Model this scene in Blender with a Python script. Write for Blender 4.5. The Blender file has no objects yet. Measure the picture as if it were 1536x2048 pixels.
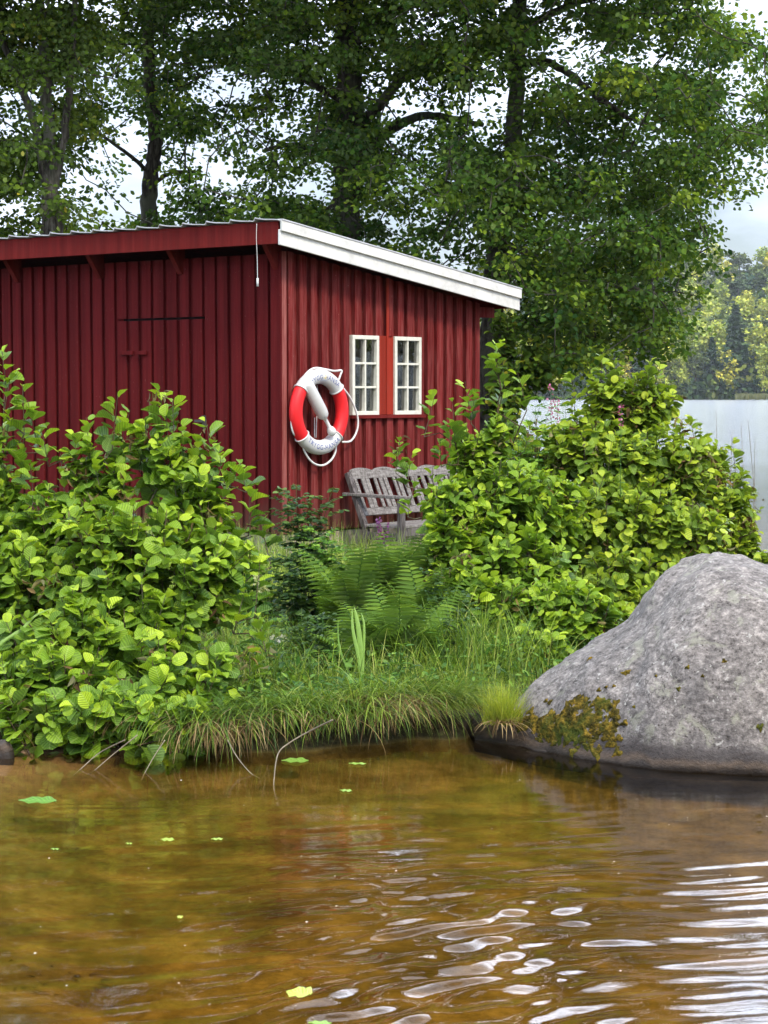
import bpy, math, random
import numpy as np
from mathutils import Vector, Matrix

# ------------------------------------------------------------------ camera, sky, sun
S = bpy.context.scene
COL = S.collection
R = math.radians
F = 4200.0                       # focal length in photo pixels (1536 x 2048)
CX, CY, HOR, CAMH = 768.0, 1024.0, 788.0, 1.9
PITCH = math.atan((CY - HOR) / F)
cam = bpy.data.cameras.new('camera'); camo = bpy.data.objects.new('camera', cam); COL.objects.link(camo)
camo.location = (0, 0, CAMH); camo.rotation_euler = (R(90) - PITCH, 0, 0)
cam.sensor_fit = 'VERTICAL'; cam.sensor_height = 36; cam.lens = F / 2048 * 36
cam.clip_start = 0.1; cam.clip_end = 6000
S.camera = camo

SUN_EL, SUN_AZ = R(48), R(148)     # azimuth clockwise from +Y: from the right, behind the camera
W = bpy.data.worlds.new('World'); S.world = W; W.use_nodes = True
nt = W.node_tree; nt.nodes.clear()
N = nt.nodes.new
out = N('ShaderNodeOutputWorld'); bg = N('ShaderNodeBackground'); sky = N('ShaderNodeTexSky')
sky.sky_type = 'NISHITA'; sky.sun_disc = False; sky.sun_elevation = SUN_EL; sky.sun_rotation = SUN_AZ
sky.air_density = 1.0; sky.dust_density = 1.2; sky.ozone_density = 1.2
tc = N('ShaderNodeTexCoord'); mp = N('ShaderNodeMapping'); mp.inputs['Scale'].default_value = (1, 1, 3.2)
no = N('ShaderNodeTexNoise'); no.inputs['Scale'].default_value = 2.3; no.inputs['Detail'].default_value = 7; no.inputs['Roughness'].default_value = .56
rp = N('ShaderNodeValToRGB'); rp.color_ramp.elements[0].position = .42; rp.color_ramp.elements[1].position = .60
rp.color_ramp.elements[0].color = (.12, .12, .12, 1); rp.color_ramp.elements[1].color = (1, 1, 1, 1)
mx = N('ShaderNodeMix'); mx.data_type = 'RGBA'
CLOUD = (9.6, 10.6, 12.6, 1)
nt.links.new(tc.outputs['Generated'], mp.inputs[0]); nt.links.new(mp.outputs[0], no.inputs['Vector'])
nt.links.new(no.outputs[0], rp.inputs[0]); nt.links.new(rp.outputs[0], mx.inputs['Factor'])
sxyz = N('ShaderNodeSeparateXYZ'); nt.links.new(tc.outputs['Generated'], sxyz.inputs[0])
mm = N('ShaderNodeMath'); mm.operation = 'MULTIPLY_ADD'; mm.inputs[1].default_value = 3.1; mm.inputs[2].default_value = .45
mab = N('ShaderNodeMath'); mab.operation = 'ABSOLUTE'; nt.links.new(sxyz.outputs[2], mab.inputs[0]); nt.links.new(mab.outputs[0], mm.inputs[0])
mn = N('ShaderNodeMath'); mn.operation = 'MINIMUM'; mn.inputs[1].default_value = 1.85; nt.links.new(mm.outputs[0], mn.inputs[0])
cl = N('ShaderNodeVectorMath'); cl.operation = 'SCALE'; cl.inputs[0].default_value = CLOUD[:3]; nt.links.new(mn.outputs[0], cl.inputs['Scale'])
cs = N('ShaderNodeVectorMath'); cs.operation = 'SCALE'; nt.links.new(sky.outputs[0], cs.inputs[0]); cs.inputs['Scale'].default_value = .50
nt.links.new(cs.outputs[0], mx.inputs['A']); nt.links.new(cl.outputs[0], mx.inputs['B'])
# unseen cloud band ahead, added bright to whiten the water's glints
def mrange(sock, a, b, c, d):
    q = N('ShaderNodeMapRange'); q.interpolation_type = 'SMOOTHSTEP'; nt.links.new(sock, q.inputs['Value'])
    for k_, v_ in zip(('From Min', 'From Max', 'To Min', 'To Max'), (a, b, c, d)): q.inputs[k_].default_value = v_
    return q.outputs[0]
def mul(a, b):
    q = N('ShaderNodeMath'); q.operation = 'MULTIPLY'; nt.links.new(a, q.inputs[0]); nt.links.new(b, q.inputs[1]); return q.outputs[0]
bank = mul(mul(mrange(sxyz.outputs[2], .19, .27, 0, 1), mrange(sxyz.outputs[2], .48, .66, 1, 0)), mrange(sxyz.outputs[1], .35, .75, 0, 1))
ba = N('ShaderNodeMath'); ba.operation = 'MULTIPLY_ADD'; nt.links.new(bank, ba.inputs[0]); ba.inputs[1].default_value = 2.3; ba.inputs[2].default_value = 1.0
bs = N('ShaderNodeVectorMath'); bs.operation = 'SCALE'; nt.links.new(mx.outputs['Result'], bs.inputs[0]); nt.links.new(ba.outputs[0], bs.inputs['Scale'])
nt.links.new(bs.outputs[0], bg.inputs['Color']); bg.inputs['Strength'].default_value = 0.13
nt.links.new(bg.outputs[0], out.inputs['Surface'])
sl = bpy.data.lights.new('sun', 'SUN'); sl.energy = 2.2; sl.angle = R(10); sl.color = (1, .90, .73)
so = bpy.data.objects.new('sun', sl); COL.objects.link(so)
sd = Vector((math.sin(SUN_AZ) * math.cos(SUN_EL), math.cos(SUN_AZ) * math.cos(SUN_EL), math.sin(SUN_EL)))
so.rotation_euler = sd.to_track_quat('Z', 'Y').to_euler(); so.location = (20, -20, 30)
V = S.view_settings; V.view_transform = 'Standard'; V.look = 'None'; V.exposure = 0.72; V.gamma = 1; V.use_curve_mapping = False
S.render.engine = 'CYCLES'
S.cycles.max_bounces = 7; S.cycles.diffuse_bounces = 3; S.cycles.glossy_bounces = 3; S.cycles.transmission_bounces = 5
S.cycles.transparent_max_bounces = 12; S.cycles.volume_bounces = 0; S.cycles.sample_clamp_indirect = 6; S.cycles.blur_glossy = 0.2

rng = np.random.default_rng(11)
random.seed(5)

def PX(px, py, Y):
    """photo pixel + distance -> world point"""
    px = np.asarray(px, float); py = np.asarray(py, float); Y = np.asarray(Y, float)
    c, s = math.cos(PITCH), math.sin(PITCH)
    dx = (px - CX) / F; dv = (CY - py) / F
    dy = c + dv * s; dz = -s + dv * c
    k = Y / dy
    return np.stack([dx * k, Y + 0 * k, CAMH + dz * k], -1)
def GX(px, py, z=0.0):
    """photo pixel on the level z"""
    c, s = math.cos(PITCH), math.sin(PITCH)
    dx = (px - CX) / F; dv = (CY - py) / F
    dy = c + dv * s; dz = -s + dv * c
    k = (z - CAMH) / dz
    return np.array([dx * k, dy * k, z])

# ------------------------------------------------------------------ helpers
def tag(o, label=None, cat=None, group=None, kind=None):
    if label: o['label'] = label
    if cat: o['category'] = cat
    if group: o['group'] = group
    if kind: o['kind'] = kind
    return o
def empty(name, loc=(0, 0, 0), rz=0, **k):
    o = bpy.data.objects.new(name, None); COL.objects.link(o); o.empty_display_size = .1
    o.location = loc; o.rotation_euler = (0, 0, rz)
    return tag(o, **k)
def link_mesh(name, me, mat, parent=None, smooth=False):
    if mat:
        for m in (mat if isinstance(mat, (list, tuple)) else [mat]): me.materials.append(m)
    if smooth: me.polygons.foreach_set('use_smooth', np.ones(len(me.polygons), bool))
    o = bpy.data.objects.new(name, me); COL.objects.link(o)
    if parent is not None: o.parent = parent
    return o
def np_mesh(name, v, f, mat, parent=None, smooth=False, rnd=None, uv=None):
    """v (n,3), f (m,k) all faces with k corners"""
    v = np.ascontiguousarray(v, np.float32); f = np.ascontiguousarray(f, np.int32)
    me = bpy.data.meshes.new(name)
    m, k = f.shape
    me.vertices.add(len(v)); me.vertices.foreach_set('co', v.ravel())
    me.loops.add(m * k); me.loops.foreach_set('vertex_index', f.ravel())
    me.polygons.add(m); me.polygons.foreach_set('loop_start', np.arange(0, m * k, k, dtype=np.int32))
    me.update(calc_edges=True)
    if rnd is not None:
        a = me.attributes.new('rnd', 'FLOAT', 'POINT'); a.data.foreach_set('value', np.ascontiguousarray(rnd, np.float32))
    if uv is not None:
        a = me.attributes.new('luv', 'FLOAT_VECTOR', 'POINT'); a.data.foreach_set('vector', np.ascontiguousarray(uv, np.float32).ravel())
    me.validate()
    return link_mesh(name, me, mat, parent, smooth)

class MB:
    """collects simple shapes into one mesh"""
    def __init__(s): s.v = []; s.f = []
    def add(s, vs, fs):
        b = len(s.v); s.v += [tuple(map(float, p)) for p in vs]; s.f += [tuple(b + i for i in q) for q in fs]
    def box(s, x0, x1, y0, y1, z0, z1):
        s.add([(x0, y0, z0), (x1, y0, z0), (x1, y1, z0), (x0, y1, z0), (x0, y0, z1), (x1, y0, z1), (x1, y1, z1), (x0, y1, z1)],
              [(0, 3, 2, 1), (4, 5, 6, 7), (0, 1, 5, 4), (1, 2, 6, 5), (2, 3, 7, 6), (3, 0, 4, 7)])
    def hexa(s, p):   # eight points: four below, four above
        s.add(p, [(0, 3, 2, 1), (4, 5, 6, 7), (0, 1, 5, 4), (1, 2, 6, 5), (2, 3, 7, 6), (3, 0, 4, 7)])
    def bar(s, a, b, w, t, side):
        """box beam from a to b; w wide along side, t thick"""
        a = Vector(a); b = Vector(b); d = (b - a).normalized(); sd_ = Vector(side); sd_ = (sd_ - d * sd_.dot(d)).normalized(); n = d.cross(sd_)
        q = [a + sd_ * (w / 2 * i) + n * (t / 2 * j) for i, j in ((-1, -1), (1, -1), (1, 1), (-1, 1))]
        r_ = [p + (b - a) for p in q]
        s.hexa(q + r_)
    def tube(s, pts, rad, n=8, cap=True):
        P = [Vector(p) for p in pts]; m = len(P)
        rr = rad if hasattr(rad, '__len__') else [rad] * m
        up = None; rings = []
        for i in range(m):
            d = (P[min(i + 1, m - 1)] - P[max(i - 1, 0)])
            d = d.normalized() if d.length > 1e-9 else Vector((0, 0, 1))
            if up is None: up = d.orthogonal().normalized()
            up = (up - d * up.dot(d)).normalized(); w = d.cross(up)
            rings.append([P[i] + (up * math.cos(2 * math.pi * k / n) + w * math.sin(2 * math.pi * k / n)) * rr[i] for k in range(n)])
        b = len(s.v)
        for rg in rings: s.v += [tuple(p) for p in rg]
        for i in range(m - 1):
            for k in range(n):
                s.f.append((b + i * n + k, b + i * n + (k + 1) % n, b + (i + 1) * n + (k + 1) % n, b + (i + 1) * n + k))
        if cap:
            s.f.append(tuple(b + k for k in reversed(range(n)))); s.f.append(tuple(b + (m - 1) * n + k for k in range(n)))
    def build(s, name, mat, parent=None, smooth=False, bevel=0):
        me = bpy.data.meshes.new(name); me.from_pydata(s.v, [], s.f); me.update()
        o = link_mesh(name, me, mat, parent, smooth)
        if bevel:
            m = o.modifiers.new('bevel', 'BEVEL'); m.width = bevel; m.segments = 2; m.limit_method = 'ANGLE'
        return o
def spline(pts, n=6):
    P = [Vector(p) for p in pts]; out_ = []
    for i in range(len(P) - 1):
        p0 = P[max(i - 1, 0)]; p1 = P[i]; p2 = P[i + 1]; p3 = P[min(i + 2, len(P) - 1)]
        for k in range(n):
            t = k / n
            out_.append(.5 * ((2 * p1) + (-p0 + p2) * t + (2 * p0 - 5 * p1 + 4 * p2 - p3) * t * t + (-p0 + 3 * p1 - 3 * p2 + p3) * t ** 3))
    out_.append(P[-1]); return out_

def vnoise(x, y, seed=0):
    xi = np.floor(x).astype(np.int64); yi = np.floor(y).astype(np.int64); xf = x - xi; yf = y - yi
    def h(a, b):
        n = (a * 374761393 + b * 668265263 + seed * 1442695041) & 0xffffffff
        n = ((n ^ (n >> 13)) * 1274126177) & 0xffffffff
        return ((n ^ (n >> 16)) & 0xffff) / 65535.0
    u = xf * xf * (3 - 2 * xf); v = yf * yf * (3 - 2 * yf)
    return (h(xi, yi) * (1 - u) + h(xi + 1, yi) * u) * (1 - v) + (h(xi, yi + 1) * (1 - u) + h(xi + 1, yi + 1) * u) * v
def fbm(x, y, o=4, seed=0):
    r_ = 0; a = .5; t = 0
    for i in range(o):
        r_ = r_ + a * vnoise(x * 2 ** i, y * 2 ** i, seed + i); t += a; a *= .5
    return r_ / t
def sstep(a, b, x):
    t = np.clip((x - a) / (b - a), 0, 1); return t * t * (3 - 2 * t)

# ------------------------------------------------------------------ materials
class Mat:
    def __init__(s, name):
        s.m = bpy.data.materials.new(name); s.m.use_nodes = True; s.t = s.m.node_tree; s.t.nodes.clear()
        s.out = s.n('ShaderNodeOutputMaterial')
    def n(s, t, **k):
        o = s.t.nodes.new(t)
        for a, b in k.items(): setattr(o, a, b)
        return o
    def l(s, a, b): s.t.links.new(a, b)
    def noise(s, vec, scale, detail=4, rough=.55, dist=0):
        o = s.n('ShaderNodeTexNoise'); o.inputs['Scale'].default_value = scale; o.inputs['Detail'].default_value = detail
        o.inputs['Roughness'].default_value = rough; o.inputs['Distortion'].default_value = dist
        if vec is not None: s.l(vec, o.inputs['Vector'])
        return o.outputs[0]
    def mapping(s, vec, scale=(1, 1, 1), rot=(0, 0, 0)):
        o = s.n('ShaderNodeMapping'); o.inputs['Scale'].default_value = scale; o.inputs['Rotation'].default_value = rot; s.l(vec, o.inputs[0]); return o.outputs[0]
    def ramp(s, fac, stops):
        o = s.n('ShaderNodeValToRGB'); e = o.color_ramp.elements
        while len(e) < len(stops): e.new(.5)
        for i, (p, c) in enumerate(stops):
            e[i].position = p; e[i].color = (c[0], c[1], c[2], 1) if hasattr(c, '__len__') else (c, c, c, 1)
        s.l(fac, o.inputs[0]); return o.outputs[0]
    def mix(s, fac, a, b, mode='MIX'):
        o = s.n('ShaderNodeMix', data_type='RGBA', blend_type=mode)
        for nm, v in (('Factor', fac), ('A', a), ('B', b)):
            if isinstance(v, bpy.types.NodeSocket): s.l(v, o.inputs[nm])
            elif nm == 'Factor': o.inputs[nm].default_value = v
            else: o.inputs[nm].default_value = (v[0], v[1], v[2], 1)
        return o.outputs['Result']
    def math(s, op, a, b=None, c=None):
        o = s.n('ShaderNodeMath', operation=op)
        for i, v in enumerate((a, b, c)):
            if v is None: continue
            if isinstance(v, bpy.types.NodeSocket): s.l(v, o.inputs[i])
            else: o.inputs[i].default_value = v
        return o.outputs[0]
    def bump(s, h, strength=.4, dist=.01):
        o = s.n('ShaderNodeBump'); o.inputs['Strength'].default_value = strength; o.inputs['Distance'].default_value = dist
        s.l(h, o.inputs['Height']); return o.outputs[0]
    def bsdf(s, color, rough=.6, spec=.4, normal=None, metal=0):
        o = s.n('ShaderNodeBsdfPrincipled')
        for nm, v in (('Base Color', color), ('Roughness', rough)):
            if isinstance(v, bpy.types.NodeSocket): s.l(v, o.inputs[nm])
            elif hasattr(v, '__len__'): o.inputs[nm].default_value = (*v[:3], 1)
            else: o.inputs[nm].default_value = v
        o.inputs['Specular IOR Level'].default_value = spec; o.inputs['Metallic'].default_value = metal
        if normal is not None: s.l(normal, o.inputs['Normal'])
        return o.outputs[0]
    def end(s, sh): s.l(sh, s.out.inputs['Surface']); return s.m
    def obj(s): return s.n('ShaderNodeTexCoord').outputs['Object']
    def pos(s): return s.n('ShaderNodeNewGeometry').outputs['Position']
    def attr(s, name, o='Fac'): a = s.n('ShaderNodeAttribute', attribute_name=name); return a.outputs[o]
    def sep(s, v, i): o = s.n('ShaderNodeSeparateXYZ'); s.l(v, o.inputs[0]); return o.outputs[i]

def leaf_mat(name, stops, trans=.3, rough=.45, spec=.4, veins=False, tint=1.25, backpale=.25):
    m = Mat(name); r_ = m.attr('rnd'); c = m.ramp(r_, stops)
    nrm = None
    if veins:
        uv = m.attr('luv', 'Vector'); u = m.math('ABSOLUTE', m.sep(uv, 0)); v = m.sep(uv, 1)
        ph = m.math('SUBTRACT', m.math('MULTIPLY', v, 46.0), m.math('MULTIPLY', u, 34.0))
        w = m.math('SINE', ph)
        vein = m.ramp(m.math('MULTIPLY_ADD', w, .5, .5), [(0.0, .80), (.75, 1.0), (1.0, 1.25)])
        c = m.mix(1.0, c, vein, 'MULTIPLY')
        rib = m.ramp(u, [(0.0, 1.0), (.05, 0.0)])
        c = m.mix(m.math('MULTIPLY', rib, .35), c, (.42, .55, .16))
        nrm = m.bump(w, .35, .003)
    sp = m.noise(m.pos(), 38, 3); c = m.mix(.22, c, m.ramp(sp, [(.35, .62), (.65, 1.3)]), 'MULTIPLY')
    geo = m.n('ShaderNodeNewGeometry').outputs['Backfacing']
    c2 = m.mix(m.math('MULTIPLY', geo, backpale), c, (.30, .38, .17))
    b = m.bsdf(c2, rough, spec, nrm)
    t = m.n('ShaderNodeBsdfTranslucent')
    tc_ = m.mix(1.0, c, (tint, tint * .98, tint * .5), 'MULTIPLY'); m.l(tc_, t.inputs[0])
    if nrm is not None: m.l(nrm, t.inputs['Normal'])
    x = m.n('ShaderNodeMixShader'); x.inputs[0].default_value = trans; m.l(b, x.inputs[1]); m.l(t.outputs[0], x.inputs[2])
    return m.end(x.outputs[0])

ZBASE = .72
def red_wood(name, base, worn, amount, lift=.5):
    m = Mat(name); o = m.obj()
    st = m.mapping(o, (14, 14, .9)); a = m.noise(st, 3.0, 6, .62)
    st2 = m.mapping(o, (55, 55, 2.2)); b = m.noise(st2, 2.0, 4, .6)
    board = m.noise(m.mapping(o, (6.3, 6.3, .02)), 2.2, 1)
    k = m.math('MULTIPLY_ADD', b, .45, m.math('MULTIPLY', a, .55))
    f = m.ramp(k, [(lift - amount * .12, 0.0), (lift + .16, amount)])
    c = m.mix(f, base, worn)
    c = m.mix(.55, c, m.ramp(board, [(.3, .62), (.7, 1.35)]), 'MULTIPLY')
    sz_ = m.math('ADD', m.sep(o, 2), m.math('MULTIPLY_ADD', m.noise(m.mapping(o, (4, 4, 1.5)), 2.0, 5, .7), .5, -.25))
    c = m.mix(m.ramp(m.math('MULTIPLY', sz_, .5), [(ZBASE * .5 + .02, .75), (ZBASE * .5 + .17, 0.0)]), c, (.085, .040, .030))
    fl = m.ramp(m.noise(m.mapping(o, (30, 30, 9)), 3.0, 5, .7), [(.67, 0.0), (.73, amount)])
    c = m.mix(fl, c, (.42, .27, .22))
    return m.end(m.bsdf(c, .85, .10, m.bump(b, .55, .004)))

M = {}
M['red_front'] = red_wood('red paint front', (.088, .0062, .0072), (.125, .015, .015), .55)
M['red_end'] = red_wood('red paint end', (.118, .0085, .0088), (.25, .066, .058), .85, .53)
M['red_trim'] = red_wood('red fascia paint', (.125, .0105, .0095), (.16, .026, .022), .5)
M['red_new'] = red_wood('red casing paint', (.24, .022, .012), (.28, .05, .03), .4)
M['red_corner_lit'] = red_wood('worn lit corner board', (.17, .030, .027), (.30, .11, .095), .9, .48)  # worn red, paled: light on the corner's right face put into the colour
def grey_wood():
    m = Mat('weathered grey wood'); o = m.obj()
    a = m.noise(m.mapping(o, (3, 26, 26)), 3.0, 6, .62)
    b = m.noise(m.mapping(o, (26, 26, 3)), 3.0, 6, .62)
    k = m.math('MULTIPLY_ADD', a, .5, m.math('MULTIPLY', b, .5))
    c = m.ramp(k, [(.36, (.065, .055, .048)), (.5, (.175, .158, .148)), (.64, (.31, .29, .275))])
    return m.end(m.bsdf(c, .85, .2, m.bump(k, .5, .004)))
M['grey_wood'] = grey_wood()
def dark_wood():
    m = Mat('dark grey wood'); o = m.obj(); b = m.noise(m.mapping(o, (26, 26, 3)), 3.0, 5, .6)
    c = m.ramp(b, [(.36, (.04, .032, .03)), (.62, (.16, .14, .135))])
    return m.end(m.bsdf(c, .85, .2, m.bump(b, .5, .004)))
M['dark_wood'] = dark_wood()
def simple(name, c, rough=.5, spec=.4, scale=8, var=.18, bump=.15):
    m = Mat(name); a = m.noise(m.obj(), scale, 5, .6)
    cc = m.mix(1.0, c, m.ramp(a, [(.3, 1 - var), (.7, 1 + var * .3)]), 'MULTIPLY')
    return m.end(m.bsdf(cc, rough, spec, m.bump(a, bump, .004)))
M['white'] = simple('white paint', (.70, .69, .65), .5, .4, 9, .22)
M['white_window'] = simple('cream window paint', (.68, .66, .57), .5, .4, 20, .18)
M['ring_white'] = simple('white plastic', (.62, .61, .60), .42, .5, 6, .16, .05)
M['ring_red'] = simple('red plastic', (.72, .014, .018), .5, .35, 5, .12, .04)
M['rope'] = simple('white rope', (.74, .73, .72), .8, .2, 90, .3, .5)
M['blue_print'] = simple('faded blue print', (.07, .10, .30), .7, .2, 60, .3)
M['yellow_print'] = simple('faded yellow print', (.72, .55, .10), .7, .2, 60, .3)
M['concrete'] = simple('rough concrete', (.40, .33, .28), .9, .2, 22, .35, .6)
M['sheet_metal'] = simple('galvanised sheet', (.52, .53, .55), .45, .5, 12, .25)
M['black'] = simple('gap shade black', (.012, .008, .008), .95, .05)
M['iron'] = simple('dark iron', (.06, .055, .055), .6, .4, 30, .3)
M['bark'] = None
def bark(name, c0, c1, c2):
    m = Mat(name); p = m.pos(); a = m.noise(m.mapping(p, (9, 9, 1.6)), 3.0, 6, .65); b = m.noise(p, 2.2, 4, .6)
    c = m.ramp(a, [(.34, c0), (.5, c1), (.66, c2)])
    li = m.ramp(b, [(.5, 0.0), (.62, .45)]); c = m.mix(li, c, (.17, .18, .13))
    return m.end(m.bsdf(c, .9, .15, m.bump(a, .9, .03)))
M['bark_grey'] = bark('grey bark', (.022, .019, .016), (.075, .066, .056), (.15, .138, .12))
M['bark_dark'] = bark('dark bark', (.018, .015, .013), (.055, .047, .040), (.12, .105, .09))
M['twig'] = bark('brown twig bark', (.03, .02, .012), (.085, .055, .035), (.15, .11, .07))
M['fallen'] = simple('bleached twig', (.24, .20, .14), .8, .2, 30, .4)

M['tree_leaf'] = leaf_mat('alder crown leaf', [(0, (.018, .052, .012)), (.45, (.056, .120, .015)), (.8, (.15, .235, .020)), (1, (.27, .35, .028))], .34, .62, .10)
M['tree_leaf_light'] = leaf_mat('light crown leaf', [(0, (.026, .058, .012)), (.45, (.072, .13, .015)), (.85, (.15, .22, .022)), (1, (.30, .28, .03))], .34, .62, .10)
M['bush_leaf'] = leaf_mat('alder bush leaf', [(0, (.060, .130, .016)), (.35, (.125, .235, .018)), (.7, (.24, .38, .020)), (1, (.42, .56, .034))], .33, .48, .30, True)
M['bush_leaf_far'] = leaf_mat('alder bush leaf olive', [(0, (.070, .135, .016)), (.35, (.150, .245, .020)), (.7, (.27, .38, .022)), (1, (.46, .55, .038))], .33, .48, .30, True)
M['cone'] = leaf_mat('dry brown leaf', [(0, (.05, .028, .012)), (.5, (.12, .075, .028)), (1, (.24, .17, .06))], .2, .8, .15)
M['fern'] = leaf_mat('fern green', [(0, (.035, .080, .014)), (.5, (.085, .165, .018)), (1, (.20, .31, .03))], .3, .6, .12)
M['herb'] = leaf_mat('dark herb green', [(0, (.022, .058, .020)), (.5, (.048, .105, .028)), (1, (.12, .20, .035))], .25, .5, .4)
M['herb_light'] = leaf_mat('light herb green', [(0, (.05, .14, .025)), (.5, (.12, .26, .03)), (1, (.26, .42, .05))], .3, .5, .35)
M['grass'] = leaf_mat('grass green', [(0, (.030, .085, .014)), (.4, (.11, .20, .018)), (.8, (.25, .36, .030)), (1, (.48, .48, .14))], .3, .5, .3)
M['lawn'] = leaf_mat('lawn green', [(0, (.09, .16, .022)), (.5, (.20, .31, .035)), (1, (.40, .46, .09))], .3, .55, .25)
M['weed'] = leaf_mat('weed green', [(0, (.025, .080, .016)), (.6, (.075, .18, .022)), (1, (.20, .34, .04))], .3, .5, .3)
M['sedge'] = leaf_mat('yellow sedge', [(0, (.18, .27, .015)), (.5, (.33, .40, .025)), (1, (.50, .50, .06))], .35, .5, .3)
M['straw'] = leaf_mat('dead grass', [(0, (.07, .042, .018)), (.5, (.22, .14, .055)), (1, (.42, .32, .16))], .2, .8, .15)
M['reed_belt'] = leaf_mat('reed belt', [(0, (.10, .12, .04)), (1, (.28, .27, .12))], .2, .8, .1)
M['reed'] = leaf_mat('iris blade', [(0, (.10, .22, .03)), (.5, (.20, .38, .05)), (1, (.33, .50, .12))], .35, .42, .4)
M['purple'] = leaf_mat('purple petals', [(0, (.16, .03, .17)), (.5, (.32, .07, .33)), (1, (.50, .16, .50))], .3, .6, .2)
M['pink'] = leaf_mat('pink petals', [(0, (.28, .04, .14)), (.5, (.48, .09, .27)), (1, (.66, .2, .42))], .3, .6, .2)
M['cream'] = leaf_mat('cream blossom', [(0, (.45, .50, .22)), (1, (.80, .80, .50))], .3, .7, .2)
M['petal_white'] = leaf_mat('white petals', [(0, (.62, .58, .56)), (1, (.82, .80, .78))], .3, .6, .2)
M['float_leaf'] = leaf_mat('fallen green leaf', [(0, (.14, .32, .05)), (.5, (.28, .48, .08)), (1, (.50, .62, .08))], .2, .35, .5, True)

def rock_mat(name, moss=True, dark=1.0):
    m = Mat(name); p = m.pos()
    big = m.noise(p, 1.6, 5, .6); med = m.noise(m.mapping(p, (1, 1, 1.6), (0, .5, 0)), 16, 6, .7); fine = m.noise(p, 48, 5, .75)
    vo = m.n('ShaderNodeTexVoronoi'); vo.inputs['Scale'].default_value = 42; m.l(p, vo.inputs['Vector'])
    k = m.math('ADD', m.math('MULTIPLY', med, .5), m.math('MULTIPLY', fine, .5))
    c = m.ramp(k, [(.37, (.035 * dark, .030 * dark, .028 * dark)), (.44, (.115 * dark, .105 * dark, .099 * dark)), (.53, (.215 * dark, .198 * dark, .188 * dark)), (.64, (.42 * dark, .39 * dark, .365 * dark))])
    c = m.mix(.55, c, m.ramp(big, [(.36, (.50, .47, .46)), (.62, (1.22, 1.15, 1.06))]), 'MULTIPLY')
    cr_ = m.n('ShaderNodeTexVoronoi'); cr_.feature = 'DISTANCE_TO_EDGE'; cr_.inputs['Scale'].default_value = 1.5
    wv = m.n('ShaderNodeVectorMath', operation='ADD'); m.l(p, wv.inputs[0])
    nv3 = m.n('ShaderNodeTexNoise'); nv3.inputs['Scale'].default_value = 3.0; nv3.inputs['Detail'].default_value = 5; m.l(p, nv3.inputs['Vector']); m.l(nv3.outputs['Color'], wv.inputs[1]); m.l(wv.outputs[0], cr_.inputs['Vector'])
    crk = m.math('MULTIPLY', m.ramp(cr_.outputs['Distance'], [(0, 1.0), (.012, 0.0)]), m.ramp(m.noise(p, 1.9, 3), [(.52, 0.0), (.6, .8)]))
    c = m.mix(crk, c, (.05, .042, .036))
    c = m.mix(m.ramp(m.noise(m.mapping(p, (2.2, 2.2, .7), (0, .55, 0)), 3.2, 6, .7), [(.54, 0.0), (.68, .55)]), c, (.10, .092, .088))
    sp = m.ramp(vo.outputs['Distance'], [(.0, 1.0), (.16, 1.0), (.22, 0.0)])
    dk = m.ramp(m.noise(p, 7.5, 4, .6), [(.47, 0.0), (.58, .9)])
    c = m.mix(m.math('MULTIPLY', sp, dk), c, (.045, .035, .03))
    # pale lichen
    li = m.ramp(m.noise(p, 5.2, 6, .72, .6), [(.57, 0.0), (.62, .55)])
    c = m.mix(li, c, (.27, .27, .20))
    li2 = m.ramp(m.noise(p, 21, 4, .7, .4), [(.62, 0.0), (.66, .8)])
    c = m.mix(li2, c, (.40, .385, .35))
    z = m.sep(p, 2)
    hz = m.math('ADD', z, m.math('MULTIPLY_ADD', m.noise(m.mapping(p, (1, 1, .2)), 4, 5, .6), .12, -.06))
    # dark water-stained foot and a brown tide line
    wet = m.ramp(hz, [(.0, 1.0), (.105, .92), (.15, 0.0)])
    band = m.ramp(hz, [(.015, (.022, .016, .012)), (.045, (.075, .050, .032)), (.07, (.036, .028, .025)), (.13, (.065, .055, .052))])
    band = m.mix(.5, band, m.ramp(k, [(.4, .6), (.6, 1.4)]), 'MULTIPLY')
    c = m.mix(wet, c, band)
    h = m.math('ADD', m.math('MULTIPLY', med, .6), m.math('MULTIPLY', fine, .25))
    h = m.math('SUBTRACT', h, m.math('MULTIPLY', m.math('MULTIPLY', sp, dk), .3))
    rough = m.ramp(wet, [(0, .9), (1, .5)])
    return m.end(m.bsdf(c, rough, .35, m.bump(h, .9, .02)))
M['rock'] = rock_mat('speckled granite'); M['stone'] = rock_mat('dark shore stone', False, .6)
def moss_mat():
    m = Mat('moss'); p = m.pos(); a = m.noise(p, 28, 6, .7); b = m.noise(p, 6, 3)
    c = m.ramp(a, [(.36, (.022, .020, .008)), (.5, (.085, .066, .011)), (.62, (.24, .155, .022))])
    c = m.mix(m.ramp(b, [(.45, 0.0), (.62, .7)]), c, (.05, .075, .012))
    return m.end(m.bsdf(c, .95, .1, m.bump(a, 1.0, .02)))
M['moss'] = moss_mat()
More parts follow.
